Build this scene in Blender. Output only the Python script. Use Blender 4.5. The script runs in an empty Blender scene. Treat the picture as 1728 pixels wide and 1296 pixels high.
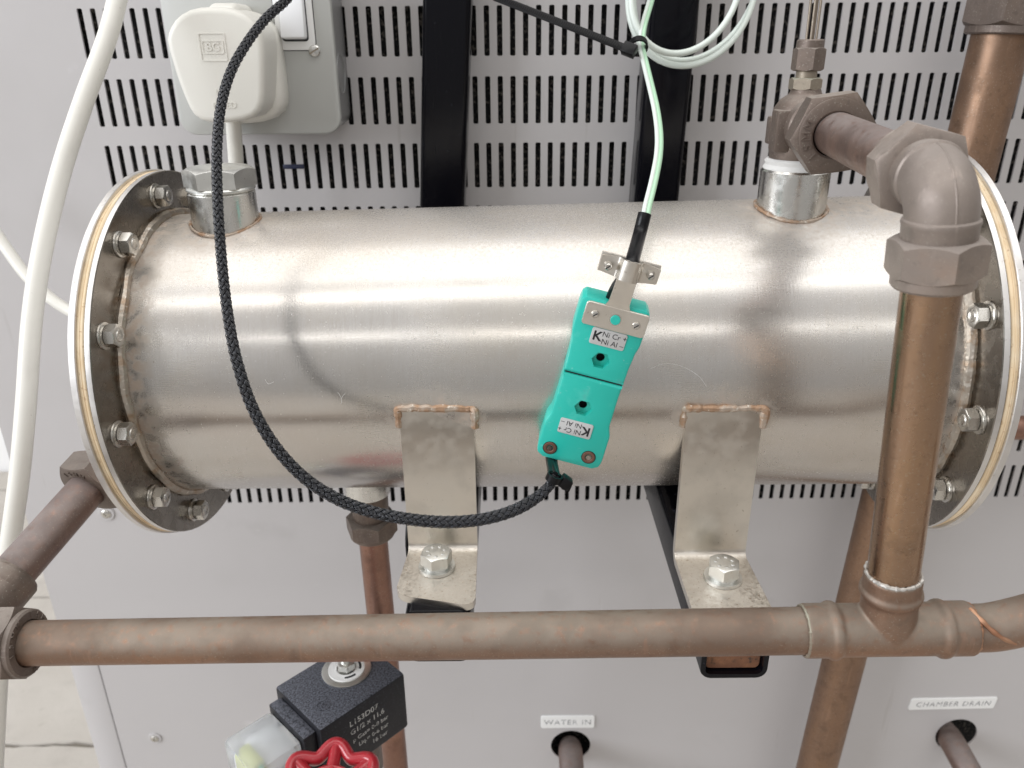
import bpy, bmesh, math, random
from math import sin, cos, pi, radians, atan2, sqrt, hypot
from mathutils import Matrix, Vector, noise as mnoise
random.seed(7)
S = bpy.context.scene
COL = S.collection

# ------------------------------------------------------------------ camera
# all layout numbers are millimetres with the camera at (0,0,0); the floor is 1 m below it
FPX, CX, CY = 1330.0, 864.0, 648.0
PITCH, ROLL = 0.4046, -0.0080
OFF = Vector((0, 0, 1.0))
_R = Vector((1, 0, 0)); _F = Vector((0, cos(PITCH), -sin(PITCH))); _U = Vector((0, sin(PITCH), cos(PITCH)))
CR = cos(ROLL) * _R + sin(ROLL) * _U
CU = -sin(ROLL) * _R + cos(ROLL) * _U
CF = _F
cam_d = bpy.data.cameras.new('camera'); cam = bpy.data.objects.new('camera', cam_d); COL.objects.link(cam)
cam.matrix_world = Matrix.Translation(OFF) @ Matrix((CR, CU, -CF)).transposed().to_4x4()
cam_d.sensor_width = 36.0; cam_d.lens = FPX / 1728 * 36.0
cam_d.clip_start = 0.01; cam_d.clip_end = 50
cam_d.dof.use_dof = True; cam_d.dof.focus_distance = 0.292; cam_d.dof.aperture_fstop = 20.0
S.camera = cam

# ------------------------------------------------------------------ light: a bright room, soft ceiling fittings
W = bpy.data.worlds.new('World'); S.world = W; W.use_nodes = True
W.node_tree.nodes['Background'].inputs[0].default_value = (1.0, 0.982, 0.968, 1)
W.node_tree.nodes['Background'].inputs[1].default_value = 1.0
# plain room: pale ceiling above, dimmer walls round about, smooth all the way
_nt = W.node_tree; _tc = _nt.nodes.new('ShaderNodeTexCoord'); _sx = _nt.nodes.new('ShaderNodeSeparateXYZ'); _cr = _nt.nodes.new('ShaderNodeMapRange')
_nt.links.new(_tc.outputs['Generated'], _sx.inputs[0]); _nt.links.new(_sx.outputs[2], _cr.inputs['Value'])
_cr.inputs['From Min'].default_value = -0.1; _cr.inputs['From Max'].default_value = 0.8; _cr.inputs['To Min'].default_value = 0.29; _cr.inputs['To Max'].default_value = 0.54
_nt.links.new(_cr.outputs[0], _nt.nodes['Background'].inputs[1])

def area(name, loc, target, sx, sy, power, col=(1, 1, 1)):
    l = bpy.data.lights.new(name, 'AREA'); l.shape = 'RECTANGLE'; l.size = sx; l.size_y = sy
    l.energy = power; l.color = col
    o = bpy.data.objects.new(name, l); COL.objects.link(o)
    o.location = Vector(loc); d = Vector(target) - Vector(loc)
    o.rotation_euler = d.to_track_quat('-Z', 'Y').to_euler()
    return o
T0 = (0, 0.3, 0.9)
area('ceiling_light_back', (0.1, -0.62, 2.85), T0, 3.6, 0.34, 7.2, (1.0, 0.985, 0.96))
area('ceiling_light_over', (0.0, 0.75, 3.1), T0, 3.6, 1.5, 21, (1.0, 0.985, 0.96))
area('ceiling_light_far', (0.2, -3.1, 2.95), T0, 4.4, 0.20, 7.5, (1.0, 0.985, 0.96))
area('ceiling_light_mid', (0.0, -0.12, 3.0), T0, 3.4, 0.26, 4.6, (1.0, 0.985, 0.96))
area('window_left', (-3.2, -1.2, 1.9), T0, 2.2, 1.7, 74, (0.90, 0.94, 1.0))
S.view_settings.view_transform = 'Standard'; S.view_settings.look = 'None'
S.view_settings.exposure = 0.50; S.view_settings.gamma = 1.0
S.cycles.max_bounces = 8; S.cycles.use_denoising = True

# ------------------------------------------------------------------ geometry helpers
def ray(px, py): return ((px - CX) / FPX) * CR + ((CY - py) / FPX) * CU + CF
def atd(px, py, d): return ray(px, py) * d
def atY(px, py, Y): r = ray(px, py); return r * (Y / r.y)
def atZ(px, py, Z): r = ray(px, py); return r * (Z / r.z)
V = lambda *a: Vector(a)

def frame(o, z, xh=(1, 0, 0)):
    z = Vector(z).normalized(); x = Vector(xh) - Vector(xh).dot(z) * z
    if x.length < 1e-5: x = Vector((0, 1, 0)) - z.y * z
    x.normalize(); y = z.cross(x)
    m = Matrix((x, y, z)).transposed().to_4x4(); m.translation = Vector(o); return m
def T(x, y, z): return Matrix.Translation((x, y, z))

class MB:
    def __init__(s): s.v = []; s.f = []
    def add(s, vs, fs, M=None):
        n = len(s.v)
        s.v += [M @ Vector(p) for p in vs] if M else [Vector(p) for p in vs]
        s.f += [tuple(i + n for i in f) for f in fs]; return s
    def join(s, o, M=None): return s.add(o.v, o.f, M)

def lathe(prof, n=48, M=None, closed=False, a0=0, a1=2 * pi):
    """revolve (r,z) profile round local z"""
    mb = MB(); vs = []; rows = []
    full = abs(a1 - a0 - 2 * pi) < 1e-6; m = n if full else n + 1
    for r, z in prof:
        if r < 1e-6: rows.append([len(vs)] * m); vs.append((0, 0, z))
        else:
            rows.append(list(range(len(vs), len(vs) + m)))
            vs += [(r * cos(a0 + (a1 - a0) * k / n), r * sin(a0 + (a1 - a0) * k / n), z) for k in range(m)]
    fs = []
    prs = list(zip(rows[:-1], rows[1:])) + ([(rows[-1], rows[0])] if closed else [])
    for A_, B_ in prs:
        for k in range(n):
            k2 = (k + 1) % m
            f = [A_[k], A_[k2], B_[k2], B_[k]]
            g = []
            for i in f:
                if i not in g: g.append(i)
            if len(g) > 2: fs.append(tuple(g))
    return mb.add(vs, fs, M)

def hexpr(af, h, hole=0.0, top=True, bot=False, M=None, k=8, rc=0.955):
    """hexagon nut / head with chamfered corners"""
    n = 6 * k; ap = af / 2; r0 = ap * rc; vs = []; fs = []; t = 0.62
    prof = []
    for j in range(n):
        th = 2 * pi * j / n; loc = (th + pi / 6) % (pi / 3) - pi / 6
        loc = (th % (pi / 3)) - pi / 6
        R_ = ap / cos(loc)
        zt = h - (R_ - r0) * t if top else h
        zb = (R_ - r0) * t if bot else 0
        rt = r0 if top else R_; rb = r0 if bot else R_
        prof.append((th, [(hole, 0), (rb, 0), (R_, zb), (R_, zt), (rt, h), (hole, h)]))
    m = 6
    for th, p in prof:
        for r, z in p: vs.append((r * cos(th), r * sin(th), z))
    for j in range(n):
        j2 = (j + 1) % n
        for q in range(m - 1): fs.append((j * m + q, j2 * m + q, j2 * m + q + 1, j * m + q + 1))
        if hole > 0: fs.append((j * m + 5, j2 * m + 5, j2 * m, j * m))
    return MB().add(vs, fs, M)

def box(sx, sy, sz, bev=0, M=None, seg=2):
    bm = bmesh.new(); bmesh.ops.create_cube(bm, size=1)
    for v in bm.verts: v.co = Vector((v.co.x * sx, v.co.y * sy, v.co.z * sz))
    if bev > 0: bmesh.ops.bevel(bm, geom=bm.edges[:], offset=bev, segments=seg, affect='EDGES', profile=0.5)
    bm.verts.index_update()
    r = MB().add([v.co.copy() for v in bm.verts], [tuple(v.index for v in f.verts) for f in bm.faces], M)
    bm.free(); return r
def bar(a, b, bev=0, M=None):   # box from corner to corner
    a = Vector(a); b = Vector(b); c = (a + b) / 2; d = b - a
    m = T(*c)
    return box(abs(d.x), abs(d.y), abs(d.z), bev, M @ m if M else m)

def crom(P, sub=8):
    P = [Vector(p) for p in P]; out = []
    Q = [2 * P[0] - P[1]] + P + [2 * P[-1] - P[-2]]
    for i in range(1, len(Q) - 2):
        a, b, c, d = Q[i - 1:i + 3]
        for k in range(sub):
            t = k / sub
            out.append(0.5 * ((2 * b) + (c - a) * t + (2 * a - 5 * b + 4 * c - d) * t * t + (3 * b - a - 3 * c + d) * t ** 3))
    out.append(P[-1]); return out
def resample(P, step):
    d = [0]
    for a, b in zip(P[:-1], P[1:]): d.append(d[-1] + (b - a).length)
    n = max(2, int(round(d[-1] / step))); out = []; i = 0
    for k in range(n + 1):
        s = d[-1] * k / n
        while i < len(d) - 2 and d[i + 1] < s: i += 1
        t = (s - d[i]) / max(1e-9, d[i + 1] - d[i]); out.append(P[i].lerp(P[i + 1], min(1, t)))
    return out, d[-1]
def frames(P, up=(0, 0, 1)):
    n = len(P); Tn = [(P[min(i + 1, n - 1)] - P[max(i - 1, 0)]).normalized() for i in range(n)]
    u = Vector(up) - Vector(up).dot(Tn[0]) * Tn[0]
    if u.length < 1e-4: u = Vector((1, 0, 0)) - Tn[0].x * Tn[0]
    u.normalize(); out = []
    for t in Tn:
        u = (u - u.dot(t) * t).normalized(); out.append((u.copy(), t.cross(u)))
    return out, Tn
def sweep(P, r, n=14, cap=True, up=(0, 0, 1), ell=1.0):
    """tube along points P; r a number or a list of radii"""
    P = [Vector(p) for p in P]; F_, _ = frames(P, up); vs = []; fs = []
    rr = r if isinstance(r, (list, tuple)) else [r] * len(P)
    for p, (a, b), q in zip(P, F_, rr):
        vs += [p + q * (cos(2 * pi * k / n) * a + ell * sin(2 * pi * k / n) * b) for k in range(n)]
    for i in range(len(P) - 1):
        for k in range(n): fs.append((i * n + k, i * n + (k + 1) % n, (i + 1) * n + (k + 1) % n, (i + 1) * n + k))
    if cap: fs.append(tuple(range(n - 1, -1, -1))); L = (len(P) - 1) * n; fs.append(tuple(L + k for k in range(n)))
    return MB().add(vs, fs)

def extrude_poly(pts, z0, z1, M=None, rings=None):
    """layered outline; rings = [(z, inset scale function or scale)]"""
    n = len(pts); vs = []; fs = []
    rings = rings or [(z0, 0), (z1, 0)]
    cx = sum(p[0] for p in pts) / n; cy = sum(p[1] for p in pts) / n
    def inset(d):
        out = []
        for i in range(n):
            a = Vector(pts[i - 1]); b = Vector(pts[i]); c = Vector(pts[(i + 1) % n])
            t = (c - a); t = t.normalized() if t.length > 0 else Vector((1, 0))
            nrm = Vector((-t.y, t.x)); out.append((b.x + nrm.x * d, b.y + nrm.y * d))
        return out
    for z, d in rings: vs += [(x, y, z) for x, y in inset(d)]
    m = len(rings)
    for r in range(m - 1):
        for k in range(n): fs.append((r * n + k, r * n + (k + 1) % n, (r + 1) * n + (k + 1) % n, (r + 1) * n + k))
    fs.append(tuple(range(n - 1, -1, -1))); fs.append(tuple((m - 1) * n + k for k in range(n)))
    return MB().add(vs, fs, M)
def rrect(w, h, r, seg=5, cx=0, cy=0):
    out = []
    for sx, sy, a in ((1, -1, -pi / 2), (1, 1, 0), (-1, 1, pi / 2), (-1, -1, pi)):
        for k in range(seg + 1):
            t = a + (pi / 2) * k / seg
            out.append((cx + sx * (w / 2 - r) + r * cos(t), cy + sy * (h / 2 - r) + r * sin(t)))
    return out
def plate(w, h, r, th, M, bev=0.25, cx=0, cy=0):
    p = rrect(w, h, r, 5, cx, cy)
    return extrude_poly(p, 0, th, M, [(0, bev * .6), (bev * .6, 0), (th - bev, 0), (th - bev * .3, bev * .35), (th, bev)])

def text(s, size, M, ext=0.1, align='CENTER', shear=0, bold=0.0, space=1.0):
    c = bpy.data.curves.new('t', 'FONT'); c.body = s; c.size = size; c.extrude = ext
    c.align_x = align; c.align_y = 'CENTER'; c.shear = shear; c.offset = bold; c.space_character = space
    c.resolution_u = 3
    o = bpy.data.objects.new('t', c); COL.objects.link(o)
    me = bpy.data.meshes.new_from_object(o)
    r = MB().add([v.co.copy() for v in me.vertices], [tuple(p.vertices) for p in me.polygons], M)
    bpy.data.objects.remove(o); bpy.data.curves.remove(c); bpy.data.meshes.remove(me)
    return r
def arc_text(s, rad, size, M, z, a_start, step, ext=0.35, bold=0.0):
    """letters round a circle in the local xy plane, tops outward"""
    mb = MB()
    for i, ch in enumerate(s):
        if ch == ' ': continue
        a = a_start - i * step
        L = Matrix.Rotation(a - pi / 2, 4, 'Z') @ T(0, rad, z)
        mb.join(text(ch, size, M @ L, ext, bold=bold))
    return mb

# ------------------------------------------------------------------ object helpers
WM = {}
def mesh_of(name, mb, origin=None, sharp=32):
    me = bpy.data.meshes.new(name)
    o = origin or Vector((0, 0, 0))
    me.from_pydata([(p * 0.001 + OFF - o) if origin is not None else p * 0.001 for p in mb.v], [], mb.f)
    me.validate()
    bm = bmesh.new(); bm.from_mesh(me); bmesh.ops.recalc_face_normals(bm, faces=bm.faces); bm.to_mesh(me); bm.free()
    me.polygons.foreach_set('use_smooth', [True] * len(me.polygons))
    me.set_sharp_from_angle(angle=radians(sharp))
    return me
def props(o, label, cat, group, kind):
    if label: o['label'] = label
    if cat: o['category'] = cat
    if group: o['group'] = group
    if kind: o['kind'] = kind
def thing(name, label, cat, loc, group=None):
    o = bpy.data.objects.new(name, None); COL.objects.link(o); o.empty_display_size = 0.01
    o.location = Vector(loc) * 0.001 + OFF; props(o, label, cat, group, None)
    WM[o] = Matrix.Translation(o.location); return o
def part(name, mb, m, parent=None, label=None, cat=None, kind=None, group=None, sharp=32):
    org = WM[parent].translation if parent else Vector((0, 0, 0))
    me = mesh_of(name, mb, org.copy(), sharp); me.materials.append(m)
    o = bpy.data.objects.new(name, me); COL.objects.link(o)
    if parent: o.parent = parent
    WM[o] = Matrix.Translation(org); props(o, label, cat, group, kind); return o
def inst(name, me, parent, M, kind=None, label=None):
    o = bpy.data.objects.new(name, me); COL.objects.link(o)
    w = M.copy(); w.translation = M.translation * 0.001 + OFF
    o.parent = parent; o.matrix_parent_inverse = Matrix.Identity(4)
    o.matrix_local = WM[parent].inverted() @ w
    WM[o] = w; props(o, label, None, None, kind); return o
def lmesh(name, mb, m, sharp=32):
    me = mesh_of(name, mb, None, sharp); me.materials.append(m); return me

# ------------------------------------------------------------------ materials
class NM:
    def __init__(s, name, base, rough=0.5, metal=0.0, coat=0.0, spec=0.5):
        s.m = bpy.data.materials.new(name); s.m.use_nodes = True
        s.nt = s.m.node_tree; s.N = s.nt.nodes; s.b = s.N['Principled BSDF']
        s.co = s.N.new('ShaderNodeTexCoord').outputs['Object']
        s.col = s.rgb(base); s.b.inputs['Roughness'].default_value = rough; s.b.inputs['Metallic'].default_value = metal
        s.b.inputs['Coat Weight'].default_value = coat; s.b.inputs['Specular IOR Level'].default_value = spec
        s.rough = None; s.r0 = rough; s.h = None
    def rgb(s, c):
        n = s.N.new('ShaderNodeRGB'); n.outputs[0].default_value = (*c, 1); return n.outputs[0]
    def L(s, a, b): s.nt.links.new(a, b)
    def noise(s, scale, detail=4, stretch=(1, 1, 1), rough=0.55, kind='n', co=None, dist=0.0):
        mp = s.N.new('ShaderNodeMapping'); s.L(co or s.co, mp.inputs[0]); mp.inputs['Scale'].default_value = stretch
        if kind == 'v':
            t = s.N.new('ShaderNodeTexVoronoi'); t.inputs['Scale'].default_value = scale; s.L(mp.outputs[0], t.inputs['Vector']); return t.outputs['Distance']
        t = s.N.new('ShaderNodeTexNoise'); t.inputs['Scale'].default_value = scale; t.inputs['Detail'].default_value = detail
        t.inputs['Roughness'].default_value = rough; t.inputs['Distortion'].default_value = dist
        s.L(mp.outputs[0], t.inputs['Vector']); return t.outputs[0]
    def ramp(s, x, lo, hi, a=0.0, b=1.0):
        r = s.N.new('ShaderNodeMapRange'); r.interpolation_type = 'SMOOTHSTEP'
        for k, v in (('From Min', lo), ('From Max', hi), ('To Min', a), ('To Max', b)): r.inputs[k].default_value = v
        s.L(x, r.inputs['Value']); return r.outputs[0]
    def math(s, op, a, b=None):
        n = s.N.new('ShaderNodeMath'); n.operation = op; n.use_clamp = op in ('MULTIPLY', 'ADD', 'MAXIMUM') and False
        for i, x in enumerate((a, b)):
            if x is None: continue
            if isinstance(x, (int, float)): n.inputs[i].default_value = x
            else: s.L(x, n.inputs[i])
        return n.outputs[0]
    def mix(s, fac, c, amt=1.0):
        if amt != 1.0: fac = s.math('MULTIPLY', fac, amt)
        n = s.N.new('ShaderNodeMix'); n.data_type = 'RGBA'
        s.L(fac, n.inputs[0]); s.L(s.col, n.inputs[6])
        if isinstance(c, tuple): n.inputs[7].default_value = (*c, 1)
        else: s.L(c, n.inputs[7])
        s.col = n.outputs[2]; return s
    def stain(s, scale, lo, hi, c, amt=1.0, **k): return s.mix(s.ramp(s.noise(scale, **k), lo, hi), c, amt)
    def radd(s, fac, amt):
        base = s.rough if s.rough is not None else s.r0
        x = s.math('MULTIPLY', fac, amt); s.rough = s.math('ADD', x, base) if s.rough is not None else s.math('ADD', x, s.r0); return s
    def bump(s, scale, strength, dist=0.0002, **k):
        x = s.noise(scale, **k); s.addh(x, strength, dist); return s
    def addh(s, x, strength, dist=0.0002):
        n = s.N.new('ShaderNodeBump'); n.inputs['Strength'].default_value = strength; n.inputs['Distance'].default_value = dist
        s.L(x, n.inputs['Height'])
        if s.h is not None: s.L(s.h, n.inputs['Normal'])
        s.h = n.outputs[0]; return s
    def done(s):
        s.L(s.col, s.b.inputs['Base Color'])
        if s.rough is not None: s.L(s.rough, s.b.inputs['Roughness'])
        if s.h is not None: s.L(s.h, s.b.inputs['Normal'])
        return s.m
def up_mask(n, lo, hi):
    g = n.N.new('ShaderNodeNewGeometry'); sp = n.N.new('ShaderNodeSeparateXYZ'); n.L(g.outputs['Normal'], sp.inputs[0])
    return n.ramp(sp.outputs[2], lo, hi)
def wpos(n):
    g = n.N.new('ShaderNodeNewGeometry'); return g.outputs['Position']

n = NM('panel_paint', (0.51, 0.492, 0.492), 0.42, 0.0)
n.stain(9, .45, .75, (0.455, .438, .432), .5).stain(160, .72, .8, (0.38, .37, .37), .35).stain(14, .62, .72, (.40, .385, .38), .3, detail=9).stain(1, .70, .74, (.62, .61, .61), .5, stretch=(20, 900, 260), detail=6).stain(1, .66, .72, (.40, .38, .36), .3, stretch=(130, 100, 9), detail=6).stain(35, .68, .78, (.66, .65, .66), .3)
n.bump(1800, .12, .0001).bump(300, .06, .0002); M_panel = n.done()
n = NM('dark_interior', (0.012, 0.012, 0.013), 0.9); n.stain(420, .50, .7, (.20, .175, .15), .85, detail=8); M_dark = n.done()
n = NM('box_paint', (0.47, 0.475, 0.455), 0.45); n.stain(14, .4, .7, (.435, .44, .425), .5).bump(900, .25, .0001); M_box = n.done()
n = NM('box_side', (0.38, 0.385, 0.385), 0.32, 0.55); n.bump(500, .1, .0001); M_boxside = n.done()

# barrel steel
Apt = V(-148.9, 345.2, -130.5); Bpt = V(172.7, 330.5, -121.9); AX = (Bpt - Apt).normalized(); RB = 63.3
n = NM('barrel_steel', (0.615, 0.595, 0.57), 0.19, 1.0)
n.stain(1, .35, .7, (.56, .53, .49), .45, stretch=(2200, 90, 90), detail=3)
P_ = wpos(n); sp = n.N.new('ShaderNodeSeparateXYZ'); n.L(P_, sp.inputs[0])
n.stain(22, .35, .75, (.58, .54, .48), .6, detail=4)
n.stain(60, .50, .80, (.50, .44, .36), .30, detail=4)
n.stain(1200, .68, .76, (.36, .30, .24), .4, detail=3)
n.stain(2600, .63, .70, (.80, .78, .74), .35, detail=2)
n.stain(700, .70, .76, (.30, .24, .18), .55, detail=5)
def near(n, pt, r0, r1):
    d = n.N.new('ShaderNodeVectorMath'); d.operation = 'DISTANCE'; n.L(P_, d.inputs[0])
    d.inputs[1].default_value = Vector(pt) * 0.001 + OFF; return n.ramp(d.outputs['Value'], r1 * .001, r0 * .001)
spots = None
rn = n.ramp(n.noise(330, 8), .30, .80)
for pt, r0, r1 in (((-121.9, 333, -67), 15, 27), ((115, 322, -61), 14, 27), ((-30, 277, -130), 4, 14), ((81, 271, -128), 4, 14), ((-42, 277, -132), 3, 9), ((-17, 277, -132), 3, 9), ((68, 271, -130), 3, 9), ((94, 271, -130), 3, 9), ((150, 322, -64), 5, 24)):
    k = n.math('MULTIPLY', near(n, pt, r0, r1), rn); n.mix(k, (.46, .32, .21), .5); spots = k if spots is None else n.math('MAXIMUM', spots, k)
xe = n.math('MAXIMUM', n.ramp(sp.outputs[0], -.137, -.147), n.ramp(sp.outputs[0], .161, .171))
k = n.math('MULTIPLY', xe, n.ramp(n.noise(230, 6), .40, .62)); n.mix(k, (.40, .30, .22), .7); spots = n.math('MAXIMUM', spots, k)
# dust lying along the top
um = up_mask(n, .55, .98); k = n.math('MULTIPLY', um, n.ramp(n.noise(900, 5), .30, .75)); n.mix(k, (.46, .41, .35), .55)
_m = n.math('SUBTRACT', .91, n.math('MULTIPLY', n.ramp(up_mask(n, .35, 1.0), 0, 1), .42))
_m = n.math('SUBTRACT', _m, n.math('MULTIPLY', spots, .4)); n.L(_m, n.b.inputs['Metallic'])
n.stain(7, .40, .66, (.55, .48, .42), .35, stretch=(1, 2, 2), detail=5)
n.radd(k, .12); n.radd(spots, .35); n.radd(n.ramp(n.noise(30, 3), .30, .75), .07); n.radd(n.ramp(n.noise(1, 2, (60, 2600, 2600)), .3, .7), .03)
n.radd(n.ramp(n.noise(900, 3), .6, .74), .07)
n.bump(1, .22, .00008, stretch=(2600, 120, 120), detail=2).bump(26, .10, .0012, detail=2).bump(1500, .06, .0001)
n.b.inputs['Anisotropic'].default_value = 0.0
M_barrel = n.done()

def steel(name, c, r, extra=None):
    n = NM(name, c, r, 1.0); n.stain(70, .45, .7, tuple(x * .8 for x in c), .6, detail=6).stain(700, .64, .74, (.3, .24, .18), .5)
    n.radd(n.ramp(n.noise(160, 5), .4, .7), .14); n.bump(900, .12, .00008)
    if extra: extra(n)
    return n.done()
M_flange = steel('flange_steel', (.27, .245, .215), .22)
M_rim = steel('plate_steel', (.74, .72, .70), .42)
M_nut = steel('nut_steel', (.60, .58, .54), .24)
M_zinc = steel('zinc_steel', (.72, .72, .69), .33)
M_collar = steel('collar_steel', (.70, .69, .66), .22)
def dusty(n):
    k = n.math('MULTIPLY', up_mask(n, .5, .95), n.ramp(n.noise(700, 6), .22, .72)); n.mix(k, (.66, .61, .54), .9); n.radd(k, .4)
    k2 = n.math('MULTIPLY', up_mask(n, .5, .95), n.ramp(n.noise(900, 6), .60, .70)); n.mix(k2, (.36, .25, .16), .75)
M_bracket = steel('bracket_steel', (.70, .66, .60), .30, dusty)
n = NM('weld_metal', (.48, .43, .37), .42, .9); n.stain(220, .46, .66, (.36, .24, .15), .7, detail=6).stain(500, .6, .7, (.8, .76, .7), .7).bump(600, .8, .0004); M_weld = n.done()
n = NM('weld_straw', (.46, .38, .31), .6, .55); n.stain(200, .42, .60, (.36, .21, .12), .8, detail=6).stain(500, .58, .7, (.82, .78, .7), .7).bump(600, .7, .0003); M_weld2 = n.done()
n = NM('gasket_fibre', (.72, .56, .36), .75); n.stain(90, .4, .7, (.80, .68, .50), .8).stain(500, .6, .7, (.45, .28, .14), .6).bump(600, .3); M_gasket = n.done()

def copper(name, base, warm, dust, dlo, dhi, damt=.8, r=.38, metal=.85, along=(1, 1, 1), warm_amt=.7, spot=.25, dn0=.2):
    n = NM(name, base, r, metal)
    n.stain(28, .36, .72, warm, warm_amt, detail=6, stretch=along)
    n.stain(120, .50, .75, tuple(x * .5 for x in base), .45, detail=7)
    n.stain(1500, .60, .70, (.50, .48, .41), .40, detail=3).stain(420, .56, .70, tuple(x * .6 for x in base), .4, detail=6)
    n.stain(45, .66, .78, (.42, .23, .13), spot, detail=8)
    k = n.math('MULTIPLY', up_mask(n, dlo, dhi), n.ramp(n.noise(350, 8), dn0, .55)); n.mix(k, dust, damt); n.radd(k, .3)
    n.radd(n.ramp(n.noise(90, 6), .4, .7), .15)
    n.stain(18, .46, .64, tuple(x * .66 for x in base), .5, detail=6).stain(1, .60, .72, tuple(x * 1.4 for x in base), .45, stretch=(300, 300, 30), detail=5)
    n.bump(700, .22, .0001).bump(60, .12, .0006).bump(220, .10, .0003)
    return n.done()
M_cu_h = copper('copper_dusty', (.25, .155, .11), (.34, .18, .10), (.295, .252, .208), -.45, .70, .93, .38, .75, (.22, 1.3, 1.3), warm_amt=.75, spot=.35, dn0=.15)
M_cu_v = copper('copper_polished', (.36, .24, .165), (.41, .262, .16), (.4, .35, .3), .6, 1, .3, .22, 1.0, (8, 8, 1))
M_cu_l = copper('copper_dull', (.215, .15, .13), (.28, .175, .13), (.31, .28, .27), .0, .95, .7, .40, .75)
M_cu_r = copper('copper_brown', (.27, .172, .118), (.31, .19, .12), (.36, .31, .27), .5, 1, .4, .42, .9, (4, 4, 1))
M_cu_s = copper('copper_pink', (.30, .17, .13), (.34, .185, .13), (.3, .2, .16), .5, 1, .3, .34, .9, (4, 4, 1))
M_brass = copper('bronze_fitting', (.175, .138, .118), (.23, .165, .12), (.42, .38, .34), .45, 1, .6, .45, .55, warm_amt=.5)
M_brass_l = copper('bronze_light', (.30, .252, .222), (.33, .25, .19), (.46, .42, .39), .4, 1, .6, .45, .5, warm_amt=.5)
M_brass_g = copper('bronze_green', (.30, .25, .20), (.33, .30, .22), (.44, .44, .36), .2, .9, .8, .42, .6, warm_amt=.6)
M_tee = copper('copper_scorched', (.255, .155, .11), (.36, .19, .11), (.30, .255, .21), .0, .8, .85, .36, .85, warm_amt=.8, spot=.3)
n = NM('solder', (.50, .48, .45), .5, .7); n.stain(200, .45, .65, (.35, .30, .25), .6).bump(400, .6, .0004); M_solder = n.done()
n = NM('orange_copper', (.42, .24, .15), .5, .8); n.stain(200, .45, .65, (.35, .16, .09), .6); M_orange = n.done()
n = NM('rust', (.17, .075, .04), .8); n.stain(160, .4, .65, (.27, .125, .06), .8, detail=8).stain(350, .55, .7, (.03, .025, .02), .8).bump(500, .7, .0005); M_rust = n.done()
n = NM('black_gloss', (.003, .003, .005), .14, 0, spec=.2); n.stain(300, .66, .74, (.05, .05, .065), .4).radd(n.ramp(n.noise(1, 5, (900, 900, 60)), .45, .75), .15)
n.bump(1, .05, .0001, stretch=(900, 900, 40)); M_black = n.done()
n = NM('black_plastic', (.005, .005, .006), .30, spec=.25); n.bump(800, .12); M_bplast = n.done()
n = NM('braid_nylon', (.016, .017, .022), .22, spec=.9); n.stain(900, .52, .66, (.06, .065, .08), .6); M_braid = n.done()  # lighter flecks put grey highlights into the nylon colour
n = NM('braid_core', (.006, .006, .007), .8); M_core = n.done()
n = NM('white_pvc', (.76, .745, .69), .36); n.stain(700, .70, .76, (.35, .32, .27), .5); n.stain(60, .5, .75, (.68, .66, .61), .6).bump(300, .05); M_white = n.done()
n = NM('plug_plastic', (.76, .745, .69), .42); n.stain(45, .52, .72, (.74, .71, .66), .7, detail=6).stain(300, .73, .78, (.3, .25, .2), .6).bump(900, .06); M_plug = n.done()
n = NM('switch_white', (.86, .87, .89), .22); M_switch = n.done()
n = NM('mint_wire', (.68, .74, .69), .4); M_wire = n.done()
n = NM('green_wire', (.42, .64, .45), .4); M_green = n.done()
n = NM('teal_plastic', (.018, .48, .395), .42); n.stain(160, .62, .74, (.10, .36, .32), .5, detail=8); n.stain(1, .66, .74, (.25, .62, .56), .35, stretch=(200, 1800, 900), detail=4); n.stain(110, .55, .75, (.10, .60, .50), .5, detail=6).stain(500, .68, .76, (.30, .60, .52), .5).bump(700, .12); M_teal = n.done()
n = NM('teal_side', (.05, .56, .47), .5); n.stain(110, .45, .65, (.16, .63, .55), .8, detail=6).bump(700, .15); M_teal2 = n.done()
n = NM('label_silver', (.56, .56, .56), .4, .2); M_label = n.done()
n = NM('ink', (.015, .015, .018), .5); M_ink = n.done()
n = NM('sign_white', (.84, .84, .83), .4); M_sign = n.done()
n = NM('faded_ink', (.20, .20, .21), .6); n.stain(260, .5, .62, (.7, .7, .7), .7); M_fink = n.done()
n = NM('red_enamel', (.44, .022, .035), .28, 0, coat=.35); n.stain(160, .70, .74, (.12, .05, .04), .8, detail=8).stain(600, .55, .75, (.45, .16, .14), .4); n.stain(90, .6, .75, (.55, .10, .09), .5).bump(120, .12, .0006); M_red = n.done()
n = NM('coil_black', (.012, .012, .016), .45, spec=.3); n.stain(900, .5, .72, (.05, .055, .07), .4, detail=4)
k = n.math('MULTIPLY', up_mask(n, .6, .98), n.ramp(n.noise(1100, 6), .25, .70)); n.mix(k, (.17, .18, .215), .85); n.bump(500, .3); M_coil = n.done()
n = NM('print_white', (.46, .46, .45), .5); n.stain(500, .50, .62, (.05, .05, .05), .7); M_print = n.done()
n = NM('ptfe_tape', (.66, .65, .63), .5); n.bump(1, .5, .0004, stretch=(60, 60, 900)); M_ptfe = n.done()
n = NM('brown_washer', (.17, .085, .06), .45, .3); M_bwash = n.done()
n = NM('green_paint', (.03, .40, .22), .5); M_gpaint = n.done()
n = NM('clear_cover', (.90, .93, .96), .12); n.b.inputs['Transmission Weight'].default_value = .72; n.b.inputs['IOR'].default_value = 1.35; n.bump(200, .1); M_clear = n.done()
n = NM('yellow_part', (.72, .74, .25), .5); M_yel = n.done()
n = NM('floor_concrete', (.43, .40, .36), .85); n.stain(5, .4, .7, (.50, .47, .43), .8, detail=8).stain(18, .5, .75, (.34, .31, .28), .5, detail=9).stain(40, .60, .74, (.36, .33, .29), .6, detail=8).bump(120, .5, .001); M_floor = n.done()
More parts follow.
